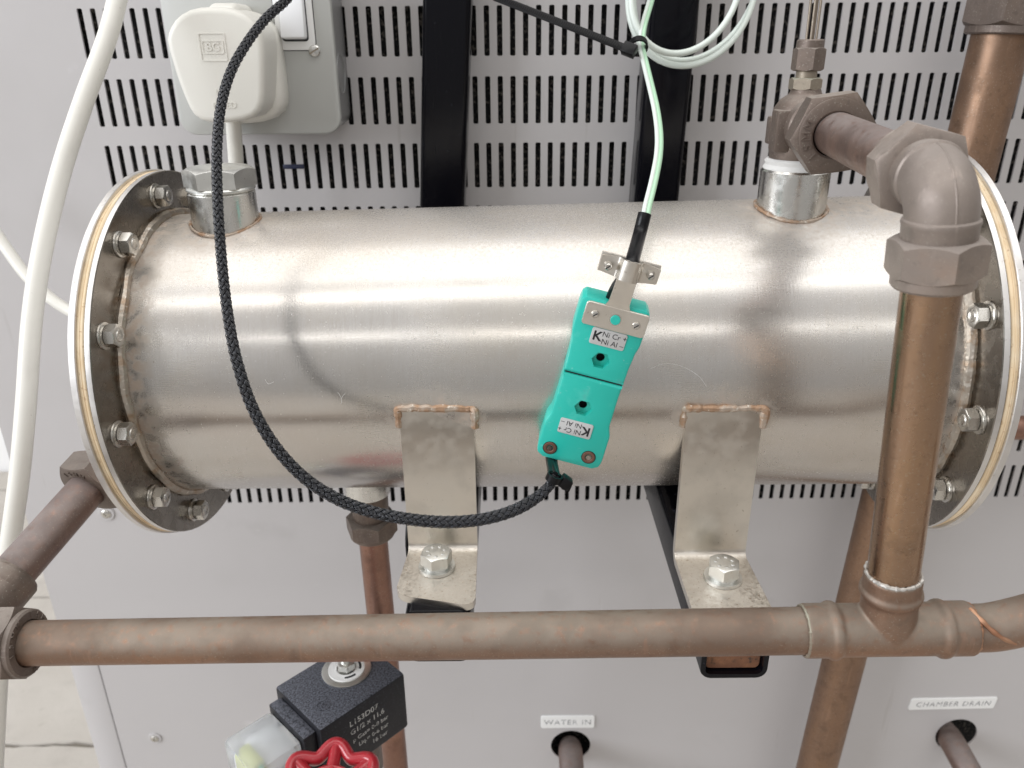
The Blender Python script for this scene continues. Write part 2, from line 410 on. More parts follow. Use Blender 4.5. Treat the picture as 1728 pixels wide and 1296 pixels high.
n = NM('joint_dirt', (.20, .18, .15), .9); M_joint = n.done()
n = NM('wall_paint', (.86, .86, .86), .6); M_wall = n.done()
n = NM('blue_strip', (.02, .025, .06), .35); M_blue = n.done()

# ------------------------------------------------------------------ the setting
part('floor', bar((-5000, -3000, -1012), (4000, 1795, -1006)), M_joint, kind='structure')
fl = bpy.data.objects['floor']
y1_, y2_ = atZ(60, 1256, -1000).y, atZ(60, 1008, -1000).y
ys = [-3000, -1500, -600, 120, 520, y1_, y2_, y2_ + 420, 1790]
def wob(x, k): return 7 * mnoise.noise(Vector((x * .012, k * 7.3, 1))) + 4 * mnoise.noise(Vector((x * .05, k * 3.1, 5)))
for i in range(len(ys) - 1):
    x = -3900
    while x < 1500:
        w = 3600; nx = 240; top = []; d = 3.5
        for k in range(nx + 1): xx = x + d + (w - 2 * d) * k / nx; top.append((xx, ys[i] + d + wob(xx, i)))
        for k in range(nx + 1): xx = x + w - d - (w - 2 * d) * k / nx; top.append((xx, ys[i + 1] - d + wob(xx + 40, i + 20) * .8))
        mb = extrude_poly(top, 0, 0, None, [(-1006, 0), (-1002, 0), (-1000, 2)])
        part('paving_slab', mb, M_floor, fl); x += w
part('wall', bar((-5000, 1795, -1010), (4000, 1830, 1800)), M_wall, kind='structure')

# ------------------------------------------------------------------ cabinet with slotted panel
PY = 472.0
cab = thing('cabinet', 'light grey metal cabinet with rows of vent slots, behind the steel barrel', 'cabinet', (0, 472, -1000))
XL, XR, ZT, ZS = -341.0, 470.0, 130.0, -414.0
mb = MB(); pit, x0c = 7.10, -232.4; rowp, z0 = 35.75, 20.6; nc = 98; sw, sh = 2.95, 25.3; th = 1.3
rows_ = list(range(-3, 9))
def cell(mb, x, z, wx, hz, holew, holeh, cz):
    """one panel cell (x..x+wx, z..z+hz going up) with a slot hole"""
    xc = x + wx / 2; c = .55; hw, hh = holew / 2, holeh / 2
    inn = [(xc - hw, cz - hh + c), (xc - hw + c, cz - hh), (xc + hw - c, cz - hh), (xc + hw, cz - hh + c),
           (xc + hw, cz + hh - c), (xc + hw - c, cz + hh), (xc - hw + c, cz + hh), (xc - hw, cz + hh - c)]
    out = [(x, z), (x, z), (x + wx, z), (x + wx, z), (x + wx, z + hz), (x + wx, z + hz), (x, z + hz), (x, z + hz)]
    vs = [(a, PY, b) for a, b in inn] + [(a, PY + th, b) for a, b in inn] + [(x, PY, z), (x + wx, PY, z), (x + wx, PY, z + hz), (x, PY, z + hz)]
    fs = [(i, (i + 1) % 8, (i + 1) % 8 + 8, i + 8) for i in range(8)]
    A0, B0, C0, D0 = 16, 17, 18, 19
    fs += [(A0, B0, 2, 1), (A0, 1, 0), (B0, 3, 2), (B0, C0, 4, 3), (C0, 5, 4), (C0, D0, 6, 5), (D0, 7, 6), (D0, A0, 0, 7)]
    mb.add(vs, fs)
for r in rows_:
    zt = z0 - rowp * r; zlo = zt - rowp + (rowp - sh) / 2; cz = zt - sh / 2
    for c_ in range(nc):
        cell(mb, x0c - pit / 2 + c_ * pit, zlo, pit, rowp, sw, sh, cz)
xa = x0c - pit / 2; xb = xa + nc * pit
ztop = z0 + 3 * rowp + (rowp - sh) / 2; zbot = z0 - rowp * 8 - rowp + (rowp - sh) / 2
def quadY(mb, xa_, za, xb_, zb, y=PY): mb.add([(xa_, y, za), (xb_, y, za), (xb_, y, zb), (xa_, y, zb)], [(0, 1, 2, 3)])
quadY(mb, XL, zbot, xa, ztop); quadY(mb, XL, ZS, xb, zbot); quadY(mb, XL, ztop, xb, 400)
mb.add([(XL, PY, ZS), (XL, PY, 400), (XL, PY + 25, 400), (XL, PY + 25, ZS)], [(0, 1, 2, 3)])
quadY(mb, XL, ZS, xb, ZS + .001)
part('slotted_panel', mb, M_panel, cab)
# lower sheet with two round holes; frame post to its left
HO = [(45.2, -521.4, 16.0), (356.0, -513.0, 16.5)]
mb = MB(); zc = [ZS - 1.5, -488, -552, -1000]; xs = [-318.6, 13, 77, 324, 388, xb]
for i in range(5):
    for j in range(3):
        a, b = xs[i], xs[i + 1]; t_, u_ = zc[j], zc[j + 1]
        if j == 1 and i in (1, 3):
            hx, hz, hr = HO[0] if i == 1 else HO[1]; N = 40; vs = []; fs = []
            for k in range(N):
                an = 2 * pi * k / N; dx, dz = cos(an), sin(an)
                vs += [(hx + hr * dx, PY, hz + hr * dz), (hx + hr * dx, PY + th, hz + hr * dz)]
                tt = min(((b - hx) / dx if dx > 1e-9 else (a - hx) / dx if dx < -1e-9 else 1e9), ((t_ - hz) / dz if dz > 1e-9 else (u_ - hz) / dz if dz < -1e-9 else 1e9))
                vs.append((hx + tt * dx, PY, hz + tt * dz))
            for k in range(N):
                q = (k + 1) % N; fs += [(3 * k, 3 * q, 3 * q + 1, 3 * k + 1), (3 * k, 3 * k + 2, 3 * q + 2, 3 * q)]
            for (ex, ez) in ((a, t_), (b, t_), (a, u_), (b, u_)):
                best = sorted(range(N), key=lambda k: (vs[3 * k + 2][0] - ex) ** 2 + (vs[3 * k + 2][2] - ez) ** 2)[:2]
                vs.append((ex, PY, ez)); fs.append((3 * best[0] + 2, 3 * best[1] + 2, len(vs) - 1))
            mb.add(vs, fs)
        else: quadY(mb, a, u_, b, t_)
mb.add([(-318.6, PY, ZS - 1.5), (-318.6, PY, -1000), (-318.6, PY + 2, -1000), (-318.6, PY + 2, ZS - 1.5)], [(0, 1, 2, 3)])
part('lower_panel', mb, M_panel, cab)
part('corner_post', bar((XL, PY, -1000), (-319.7, PY + 20, ZS - 1.5), .6), M_panel, cab)
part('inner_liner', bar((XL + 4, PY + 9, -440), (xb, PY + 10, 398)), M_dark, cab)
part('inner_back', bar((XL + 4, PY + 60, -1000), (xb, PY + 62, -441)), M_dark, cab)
part('side_panel', bar((XL - .5, PY + 20, -1000), (XL + 1, 1000, 400)), M_panel, cab)
# screws in the panel
def panel_screw(px, py, r, name='screw'):
    p = atY(px, py, PY); M = frame(p, (0, -1, 0))
    s_ = part(name, lathe([(r * .62, .4), (r * .6, 1.5), (r * .45, 2.1), (r * .22, 2.3), (r * .2, 1.3), (0, 1.3)], 24, M), M_nut, cab)
    part('washer', lathe([(r * .3, .1), (r, .1), (r, .8), (r * .95, 1.0), (r * .6, 1.0)], 28, M), M_panel, s_)
panel_screw(262, 1245, 5.2); panel_screw(180, 866, 5.6)
# two small engraved signs
def sign(txt, pc, w, h, ang, size, sh=0, skew=0):
    M = frame(pc, (0, -1, 0)) @ Matrix.Rotation(ang, 4, 'Z')
    pts = [(x + skew * y, y) for x, y in rrect(w, h, 1.6, 4)]
    o = part('sign_plate', extrude_poly(pts, 0, 1.2, M, [(0, 0), (.9, 0), (1.2, .3)]), M_sign, cab)
    part('lettering', text(txt, size, M @ T(0, -.2, 1.22), .02, shear=sh, space=1.15), M_fink, o)
Mx = frame((0, 0, 0), (0, -1, 0))
sign('WATER IN', atY(958, 1217, PY), 42.5, 12.5, 0, 7.2)
sign('CHAMBER DRAIN', atY(1607, 1186, PY), 67.5, 11.2, radians(1.0), 6.7, .18, .12)
# strip laid across two bars of the slotted panel
part('blue_strip', bar(tuple(atY(478, 285, PY - .8)), tuple(atY(513, 277, PY + .2)), .2), M_blue, cab)

# ------------------------------------------------------------------ black support frames (post + arm each)
def sqtube(w, h, r, wall, M, L, name_mat=None, open_end=True):
    """square tube along local +z from 0..L, open at z=0"""
    o = rrect(w, h, r, 5); i_ = rrect(w - 2 * wall, h - 2 * wall, max(.6, r - wall), 5); n = len(o)
    vs = [(x, y, 0.5) for x, y in o] + [(x, y, L) for x, y in o] + [(x * .985, y * .985, 0) for x, y in o] + [(x, y, 0) for x, y in i_] + [(x, y, L) for x, y in i_]
    fs = []
    for k in range(n):
        q = (k + 1) % n
        fs += [(k, q, n + q, n + k), (k, 2 * n + k, 2 * n + q, q), (2 * n + k, 3 * n + k, 3 * n + q, 2 * n + q), (3 * n + k, 4 * n + k, 4 * n + q, 3 * n + q)]
    return MB().add(vs, fs, M)
def support(lab, xt, zt, xb_, zb, ax0, ax1, yend, ah=24.5):
    cxm = (ax0 + ax1) / 2
    t = thing('support_frame', lab, 'metal support', (cxm, 440, -220), 'black square-tube supports carrying the barrel')
    # post leaning slightly
    d = V(xt - xb_, 0, zt - zb); top = V(xt, 459.3, zt) + d * 1.6
    bot = V(xb_, 459.3, zb) - d * ((zb + 196) / (zt - zb))
    L = (top - bot).length; M = frame(bot, top - bot)
    part('post', sqtube(25, 25, 3.2, 2, M, L), M_black, t)
    Ma = frame((cxm, yend, -195.35 - ah / 2), (0, 1, 0))
    a = part('arm', sqtube(ax1 - ax0, ah, 4.2, 2, Ma, 472 - yend - .3), M_black, t)
    part('rusty_end', extrude_poly(rrect(ax1 - ax0 - 4.4, ah - 4.5, 2.4), 0, 1, Ma @ T(0, 0, 2.6), [(0, .5), (.6, 0), (2, 0)]), M_rust, a)
    return t
support('left black square-tube support behind and under the left bracket', -31.7, 22, -38.6, -81, -41.5, -16.5, 239.5, 24.5)
support('right black square-tube support whose rusty open end shows below the front pipe', 85.4, 21, 82.2, -80.6, 69.8, 95.2, 229.5)

# ------------------------------------------------------------------ the steel barrel
tank = thing('steel_barrel', 'horizontal stainless steel barrel with bolted round flanges at both ends', 'pressure vessel', (12, 338, -190))
MA = frame(Apt, AX, (0, 1, 0)); LB = (Bpt - Apt).length
def blathe(prof, n=128): return lathe(prof, n, MA)
part('shell', blathe([(RB - 2, 1), (RB, 1)] + [(RB, 1 + (LB - 2) * k / 12) for k in range(1, 13)] + [(RB - 2, LB - 1)]), M_barrel, tank)
def bead_ring(Mr, R0, rr, n=220, z=0, am=.28, seed=0):
    vs = []; fs = []; m = 8
    for i in range(n):
        th = 2 * pi * i / n
        w = mnoise.noise(Vector((cos(th) * 9 + seed, sin(th) * 9, 3))) * am * 1.4 + am * (abs(((i * .41) % 1.0) - .5) * 2 - .5) * .7
        q = rr * (1 + w); zz = z + rr * .5 * mnoise.noise(Vector((cos(th) * 4, sin(th) * 4, 9 + seed)))
        for k in range(m):
            a = 2 * pi * k / m; vs.append(((R0 + q * cos(a)) * cos(th), (R0 + q * cos(a)) * sin(th), zz + q * sin(a)))
    for i in range(n):
        for k in range(m): fs.append((i * m + k, ((i + 1) % n) * m + k, ((i + 1) % n) * m + (k + 1) % m, i * m + (k + 1) % m))
    return MB().add(vs, fs, Mr)
RF = 82.3
nut_me = lmesh('nut', hexpr(8.0, 4.1, 2.4, True, True), M_nut)
was_me = lmesh('washer', lathe([(2.6, 0), (5.2, 0), (5.3, .2), (5.2, .75), (4.9, .9), (2.6, .9)], 28, closed=True), M_nut)
spr_me = lmesh('spring_washer', lathe([(2.6, .91), (4.3, .91), (4.3, 1.6), (2.6, 1.6)], 28, closed=True), M_nut)
stud_me = lmesh('stud', lathe([(2.35, 0), (2.35, 5.2)] + [q for k in range(3) for q in ((2.35, 5.2 + k * .26), (2.15, 5.33 + k * .26))] + [(2.0, 6.1), (1.5, 5.9), (0, 5.9)], 24), M_nut)
for side, (z, sg) in enumerate(((0, 1), (LB, -1))):
    def P2(r, d): return (r, z - sg * d)       # d = distance outward
    nm = 'left' if side == 0 else 'right'
    f_ = part('flange', blathe([P2(RB - 2, 0), P2(RF - .4, 0), P2(RF, .25), P2(RF, 2.4), P2(RB - 2, 2.4)]), M_flange, tank)
    part('flange_edge', blathe([P2(RF + .02, .28), P2(RF + .06, .5), P2(RF + .06, 2.2), P2(RF - .5, 2.42)]), M_rim, f_)
    # gasket with an uneven outer edge
    vs = []; fs = []; N = 180
    for i in range(N):
        th = 2 * pi * i / N
        w = .55 * mnoise.noise(Vector((cos(th) * 3, sin(th) * 3, side * 5))) + .35 * (abs(((i / 15.0) % 1) - .5))
        for r, d in ((60, 2.5), (RF - .8 + w, 2.5), (RF - .3 + w, 3.2), (RF - .3 + w * 1.2, 3.9), (RF - .5 + w, 4.0), (RF - .2 + w, 4.3), (RF - .6 + w, 5.5), (60, 5.5)):
            vs.append((r * cos(th), r * sin(th), z - sg * d))
    for i in range(N):
        j = (i + 1) % N
        for k in range(7): fs.append((i * 8 + k, j * 8 + k, j * 8 + k + 1, i * 8 + k + 1))
    part('gasket', MB().add(vs, fs, MA), M_gasket, tank)
    part('end_plate', blathe([P2(0, 5.55), P2(RF + .4, 5.55), P2(RF + .7, 5.8), P2(RF + .7, 8.0), P2(RF + .3, 8.3), P2(0, 8.3)]), M_rim, tank)
    part('weld_bead', bead_ring(MA, RB + .9, 1.95, 340, z + sg * 1.3, .22, side * 7), M_weld, tank)
    for k in range(12):
        a = radians(3.2 + 30.2 * k if side == 0 else 3 + 30 * k)
        # MA: local x = world Y, local y = world Z, so angle measured from +Y towards +Z
        c = MA @ Vector((73.3 * cos(a), 73.3 * sin(a), z))
        Mn = frame(c, AX * sg, (0, 1, 0)) @ Matrix.Rotation(random.uniform(0, 1.0), 4, 'Z')
        nt = inst('nut', nut_me, tank, Mn @ T(0, 0, 1.65))
        inst('washer', was_me, nt, Mn); inst('spring_washer', spr_me, nt, Mn); inst('stud', stud_me, nt, Mn)
0 and part('paint_spot', bar((-2.5, -.7, -.3), (2.5, .7, .3), .2, frame(atd(322, 901, 372), CF)), M_gpaint, tank)

def on_shell(px, py, lift=.12):
    d = ray(px, py); dp = d - d.dot(AX) * AX; op = -Apt + Apt.dot(AX) * AX
    A2, B2, C2 = dp.dot(dp), 2 * dp.dot(op), op.dot(op) - (RB + lift) ** 2
    return d * ((-B2 - sqrt(max(0, B2 * B2 - 4 * A2 * C2))) / (2 * A2))
for pp in (((1098, 622), (1120, 614), (1150, 618), (1178, 634), (1192, 652)), ((570, 662), (575, 670), (577, 680)), ((582, 664), (577, 671), (576, 681)), ((447, 640), (453, 648), (462, 644))):
    part('fibre', sweep(crom([on_shell(*q) for q in pp], 6), .032, 6), M_sign, tank)
# ports on top and below
def port(cx_, cy_, rad, zt, col, weldm=M_weld2, seed=0):
    # collar follows the shell: starts inside it
    M = frame((cx_, cy_, -75), (0, 0, 1)); h = zt + 75
    c = part('port_collar', lathe([(rad - 3.5, 0), (rad, 0), (rad, h - .8), (rad - .8, h), (rad - 3.5, h), (rad - 3.5, h - 8)], 64, M), col, tank)
    # weld where the collar meets the curved shell
    P = []; N = 120
    Ay = Apt.y + (cx_ - Apt.x) * AX.y / AX.x; Az = Apt.z + (cx_ - Apt.x) * AX.z / AX.x
    for k in range(N + 1):
        a = 2 * pi * k / N; y = cy_ + (rad + .6) * sin(a)
        P.append(V(cx_ + (rad + .6) * cos(a), y, Az + sqrt(max(0, RB ** 2 - (y - Ay) ** 2)) + .4))
    rr = [.7 * (1 + .4 * mnoise.noise(p * .35 + V(seed, 0, 0)) + .10 * sin(k * 2.1)) for k, p in enumerate(P)]
    part('weld_bead', sweep(P, rr, 8, False), weldm, c); return c
c1 = port(-120.6, 334.5, 13.6, -54.2, M_collar)
Mh = frame((-120.6, 334.5, -54.1), (0, 0, 1))
part('seal_ring', lathe([(9, 0), (13.4, 0), (13.9, .5), (13.9, 1.1), (13.4, 1.7), (9, 1.7)], 48, Mh), M_zinc, tank)
part('hex_cap', hexpr(25.4, 7.6, 0, True, False, Mh @ T(0, 0, 1.75) @ Matrix.Rotation(radians(12), 4, 'Z'), rc=.97), M_zinc, tank)
c2 = port(114.2, 323.5, 13.5, -45.6, M_collar, seed=9)
# lower port
M = frame((-74, 348, -208), (0, 0, 1))
part('port_collar', lathe([(7, 0), (11.5, 0), (11.5, 26)], 48, M), M_collar, tank)

# welded brackets
def bracket(x0, x1, y, ztop, zfold, yl, yr, xf0, xf1, bx, by, lean=0):
    """vertical plate folded forward into a foot"""
    th = 3.0; rad = 3.2
    prof = []  # (y,z) centre line from top to front, with bend
    prof.append((y + lean, ztop)); prof.append((y + lean * .5, (ztop + zfold) / 2)); prof.append((y, zfold + rad))
    for k in range(1, 7):
        a = (pi / 2) * k / 6; prof.append((y - rad + rad * cos(a), zfold + rad - rad * sin(a)))
    yA = y - rad
    ncol = 44; sheets = []
    def row_x(t, s): return None
    vs = []; fs = []; m = len(prof); extra = 8
    for ci in range(ncol + 1):
        u = ci / ncol; x = x0 + (x1 - x0) * u; xf = xf0 + (xf1 - xf0) * u
        yf = yl + (yr - yl) * u; cr = 5.0; ex = min(u, 1 - u) * (x1 - x0)
        if ex < cr: yf += cr - sqrt(max(0, cr * cr - (cr - ex) ** 2))
        col = [(x, a, b) for a, b in prof]
        for k in range(1, extra + 1):
            t = k / extra; col.append((x + (xf - x) * t, yA + (yf - yA) * t, zfold))
        vs += col
    R_ = m + extra
    fs = [(i * R_ + k, (i + 1) * R_ + k, (i + 1) * R_ + k + 1, i * R_ + k + 1) for i in range(ncol) for k in range(R_ - 1)]
    # thicken along -normal (backwards / downwards)
    nv = len(vs); nr = []
    for i in range(R_):
        if i < 3: nr.append((0, -1, 0))
        elif i < m: a = (pi / 2) * (i - 2) / 6; nr.append((0, -cos(a), sin(a)))
        else: nr.append((0, 0, 1))
    # outline: front side = vs, back side offset
    fr = [Vector(p) for p in vs]
    bk = [Vector(p) - Vector(nr[i % R_]) * th for i, p in enumerate(vs)]
    allv = fr + bk; af = list(fs) + [tuple(q + nv for q in reversed(f)) for f in fs]
    loop = [k for k in range(R_)] + [i * R_ + R_ - 1 for i in range(1, ncol + 1)] + [ncol * R_ + k for k in range(R_ - 2, -1, -1)] + [i * R_ for i in range(ncol - 1, 0, -1)]
    for a, b in zip(loop, loop[1:] + loop[:1]): af.append((a, b, b + nv, a + nv))
    b_ = part('bracket', MB().add(allv, af), M_bracket, tank)
    # weld along the top and down the shoulders
    P = []
    def shell_y(z, x):
        Ay = Apt.y + (x - Apt.x) * AX.y / AX.x; Az = Apt.z + (x - Apt.x) * AX.z / AX.x
        return Ay - sqrt(max(0, RB ** 2 - (z - Az) ** 2))
    for k in range(8): z = ztop - 7.5 + 7.5 * k / 7; P.append(V(x0 - .5, max(shell_y(z, x0), y - 1) - .2, z))
    for k in range(1, 30): x = x0 + (x1 - x0) * k / 30; P.append(V(x, y + .1 + .3 * mnoise.noise(V(x * .3, 0, 0)), ztop + .7 + .5 * mnoise.noise(V(x * .25, 3, 0))))
    for k in range(8): z = ztop - 7.5 * k / 7; P.append(V(x1 + .5, max(shell_y(z, x1), y - 1) - .2, z))
    P, _ = resample(crom(P, 3), .45)
    rr = [1.5 * (1 + .40 * mnoise.noise(p * .4) + .03 * sin(k * 1.3)) for k, p in enumerate(P)]
    part('weld_bead', sweep(P, rr, 8, True), M_weld2, b_)
    Mb = frame((bx, by, zfold), (0, 0, 1)) @ Matrix.Rotation(random.uniform(.2, .9), 4, 'Z')
    w_ = part('washer', lathe([(0, 0), (7.3, 0), (7.5, .3), (7.3, 1.5), (5.6, 1.55), (5.6, 2.8), (0, 2.8)], 40, Mb), M_zinc, b_)
    hd = hexpr(11.2, 5.0, 0, True, False, Mb @ T(0, 0, 2.8))
    part('bolt_head', hd, M_zinc, b_)
    dots = MB()
    for k in range(7):
        a = k * pi * 2 / 7; dots.join(lathe([(.75, 0), (.5, .25), (0, .3)], 8, Mb @ T(3.4 * cos(a), 3.4 * sin(a), 7.8)))
    o = part('head_marks', dots, M_zinc, b_); 
bracket(-43.8, -15.0, 276.5, -129.0, -193.2, 246.5, 239.5, -45.5, -14.6, -30.9, 263.5)
bracket(66.3, 95.6, 271.0, -127.5, -193.6, 232.0, 232.0, 66.5, 96.5, 82.5, 255.5)

# ------------------------------------------------------------------ pipe fittings helpers
def comp_nut(name, P, d, af, h, m, parent, coll=True, rot=0.0, hole=7.6, lip=2.2):
    """compression nut at P, axis d; lip ring at the far (+d) end where the pipe leaves"""
    M = frame(P, d, (1, 0, 0) if abs(Vector(d).normalized().x) < .9 else (0, 1, 0)) @ Matrix.Rotation(rot, 4, 'Z')
    o = part(name, hexpr(af, h, hole, True, True, M, rc=.965), m, parent)
    if coll: part('collar', lathe([(hole, h - .5), (af / 2 * .985, h - .5), (af / 2 * .985, h + lip - .7), (af / 2 * .93, h + lip), (hole + .4, h + lip), (hole, h + lip - .8)], 48, M), m, o)
    return o, M
def pipe(name, P, r, m, parent, **k): return part(name, sweep(P, r, 40, k.pop('cap', True)), m, parent, sharp=40)

# ------------------------------------------------------------------ front copper pipe run
run = thing('copper_pipe_run', 'dull copper pipe run crossing in front of the barrel, with tee, bend and elbow', 'copper pipework', (-20, 196, -180))
pL = atd(60, 1085, 268); teeC = atd(1494, 1062, 253); hdir = (teeC - pL).normalized(); cornerL = pL - hdir * 30
# horizontal pipe
a0 = cornerL + hdir * 14; tl = 22.5
pipe('pipe', [a0 + (teeC - hdir * tl * .8 - a0) * k / 10 for k in range(11)], 7.5, M_cu_h, run)
# left elbow fitting: body (swept corner), nut on the horizontal pipe, nut on the rising pipe
backL = atd(149, 824, 318); bdir = (backL - cornerL).normalized()
arc = crom([cornerL + bdir * 26, cornerL + bdir * 14, cornerL + bdir * 6 + hdir * 1, cornerL + hdir * 6 + bdir * 1, cornerL + hdir * 18], 6)
part('elbow', sweep(arc, 10.4, 32), M_brass, run)
o, Mn = comp_nut('nut', cornerL + hdir * 14.5, hdir, 23, 11.5, M_brass, run, True, .3)
part('lettering', arc_text('15MM 15MM 15MM', 9.5, 2.7, Mn, 13.75, 2.6, .36, .3, .03), M_brass, o)
part('collar', lathe([(7.6, 0), (9.8, 0), (10.4, 1), (10.4, 6), (9.6, 7.2), (7.6, 7.2)], 40, frame(cornerL + bdir * 22, bdir)), M_brass, run)
pipe('pipe', [cornerL + bdir * 16 + (backL - cornerL - bdir * 8) * k / 8 for k in range(9)], 7.5, M_cu_l, run)
o, Mn = comp_nut('nut', backL + bdir * 10, -bdir, 23.5, 11, M_brass, run, False, .25)
part('lettering', arc_text('15MM', 9.6, 2.9, Mn, 11.05, 2.05, .32, .3, .03), M_brass, o)
part('elbow', sweep(crom([backL + bdir * 8, backL + bdir * 17, backL + bdir * 22 + V(2, 0, 0), backL + bdir * 24 + V(11, 0, 0)], 6), 9.5, 28), M_brass, run)
# tee: run and branch with swaged beads
Mt = frame(teeC, hdir, (0, 0, 1))
def socket(L=24.0, r=8.6):
    return [(7.4, L + .6), (r, L + .5), (r, L - 6.6), (r + .75, L - 7.6), (r + .75, L - 9.2), (r - .2, L - 10.6), (r - .2, 0)]
h1 = socket(25.5); tee = MB()
prof = h1 + [(r, -z) for r, z in reversed(h1)]
tee.join(lathe([(0, 26.1)] + prof + [(0, -26.1)], 64, Mt))
vdir = (atd(1573, 520, 207) - teeC).normalized()
Mv = frame(teeC, vdir, (1, 0, 0))
tee.join(lathe([(0, 22.6), (8.5, 22.4), (8.6, 17.4), (9.35, 16.4), (9.35, 15.0), (8.5, 13.6), (8.42, 11.5), (8.42, 1.0), (0, 1.0)], 64, Mv))
tee_o = part('tee', tee, M_cu_h, run, sharp=180)
for ty, kw in (('REMESH', dict(mode='VOXEL', voxel_size=.00042)), ('SMOOTH', dict(factor=.5, iterations=9))):
    md = tee_o.modifiers.new(ty.lower(), ty)
    for k_, v_ in kw.items(): setattr(md, k_, v_)
bpy.context.view_layer.update()
nm = bpy.data.meshes.new_from_object(tee_o.evaluated_get(bpy.context.evaluated_depsgraph_get()))
tee_o.modifiers.clear(); tee_o.data = nm; nm.name = 'tee'; nm.polygons.foreach_set('use_smooth', [True] * len(nm.polygons))
part('lettering', text('15', 4, frame(atd(1400, 1086, 230), -CF, CR), .3), M_cu_h, run) if False else None
part('solder_ring', bead_ring(Mv, 7.8, .62, 90, 22.6, .55, 3), M_solder, run)
part('solder_ring', bead_ring(Mt, 7.9, .55, 80, -25.9, .4, 5), M_brass_g, run, label='dull solder line at the left end of the tee')
# outgoing bend on the right
s0 = teeC + hdir * 18
bend = crom([s0, teeC + hdir * 27, teeC + hdir * 34 + V(0, -.4, .8), teeC + hdir * 44 + V(0, -2, 5.5), teeC + hdir * 54 + V(0, -5, 13), teeC + hdir * 66 + V(0, -9, 23), teeC + hdir * 80 + V(0, -13, 35)], 8)
pipe('pipe', bend, 7.5, M_cu_h, run)
part('solder_ring', bead_ring(Mt, 7.75, .6, 80, 25.9, .35, 8), M_orange, run, label='orange copper ring at the right end of the tee')
P = crom([Mt @ V(rr_ * cos(radians(an_)), rr_ * sin(radians(an_)), zz_) for rr_, an_, zz_ in ((8.3, 5, 24.5), (8.2, 30, 26.2), (7.9, 52, 28.6), (7.7, 72, 32), (7.6, 88, 36.5))], 6)
part('solder_run', sweep(P, [.75 + .12 * sin(k) for k in range(len(P))], 8), M_orange, run)
# vertical pipe up to the elbow
vt = V(108.0, 193.6, -54); elC = atd(1596, 310, 196)
vd = (elC - teeC).normalized()
pipe('pipe', [teeC + vdir * 15 + (elC - vd * 14 - teeC - vdir * 15) * k / 12 for k in range(13)], 7.5, M_cu_v, run)
# elbow between the vertical pipe and the short pipe that runs back to the barrel
sp0 = V(116.5, 301, -29.2); sd = (sp0 - elC).normalized(); dn = -vd
ang = crom([elC + dn * 15, elC + dn * 11, elC + dn * 8 + sd * .1, elC + dn * 5.2 + sd * 1.0, elC + dn * 2.9 + sd * 2.9, elC + dn * 1.0 + sd * 5.2, elC + dn * .1 + sd * 8, elC + sd * 11, elC + sd * 15], 6)
part('elbow', sweep(ang, 8.7, 44), M_brass_l, run, sharp=60)
for dd_ in (dn, sd):
    part('flare', lathe([(8.5, 8.2), (9.2, 8.8), (9.35, 9.5), (9.1, 10.2), (9.0, 14.6), (9.5, 15.2), (8, 15.6)], 56, frame(elC, dd_)), M_brass_l, run)
o, Mn = comp_nut('nut', elC + dn * 13.6, dn, 21.0, 10.0, M_brass_l, run, True, radians(34), lip=2.8)
o, Mn = comp_nut('nut', elC + sd * 13.8, sd, 22.6, 9.6, M_brass_l, run, True, radians(14), lip=2.6)
pipe('pipe', [elC + sd * 18 + (sp0 - elC - sd * 18) * k / 6 for k in range(7)], 7.5, M_cu_l, run)
xs_ = dn.cross(sd).normalized()
part('seam', sweep([q - (((elC + (dn + sd) * 9) - q).normalized()) * -1 * 0 + ((q - (elC + (dn + sd) * 9)).normalized()) * 8.62 for q in ang[4:-4]], .3, 8), M_brass_l, run)

# ------------------------------------------------------------------ fitting on the right port
fit = thing('compression_fitting', 'purple-brown bronze fitting with embossed 15MM nut on the right port of the barrel', 'pipe fitting', (114, 323, -46))
px0 = V(114.2, 323.5, 0)
part('sealing_tape', lathe([(6, -47), (12.6, -46.6), (12.8, -45.2), (12.0, -43.8), (12.4, -42.6), (11.4, -41.6), (6, -41)], 48, T(114.2, 323.5, 0)), M_ptfe, fit)
part('body', lathe([(9, -42), (10.8, -41.5), (11.2, -37), (11.6, -28), (11.2, -23), (9.0, -19.6), (6.5, -18), (5.8, -17.0), (5.6, -16), (0, -16)], 48, T(114.2, 323.5, 0)), M_brass, fit)
part('lug', bar((-5.5, -9, -38.5), (-12.6, -1, -23), 1.0, T(114.2, 323.5, 0)), M_brass, fit)
part('lug', bar((-5.5, 1, -36.5), (-12.0, 6, -26), .8, T(114.2, 323.5, 0)), M_brass, fit)
nd = (elC - sp0).normalized()
Pn = V(116.2, 302, -29.4)
nk = (Pn - V(114.2, 323.5, -29.2)).normalized()
part('neck', lathe([(9, -2), (10.4, 6), (10.6, 12), (9.6, 13), (9.6, 24)], 40, frame(V(114.2, 323.5, -29.2), nk)), M_brass, fit)
o, Mn = comp_nut('nut', Pn, nd, 26.5, 10.5, M_brass, fit, False, radians(8))
part('nut_face', lathe([(7.7, 10.4), (12.6, 10.4), (12.6, 10.9), (12.0, 11.2), (8.3, 11.2), (7.7, 10.8)], 48, Mn), M_brass, o)
aw = {}
part('lettering', arc_text('15MM', 10.2, 4.6, frame(Pn, nd, (1, 0, 0)), 11.25, radians(226) , .38, .45, .0), M_brass, o)
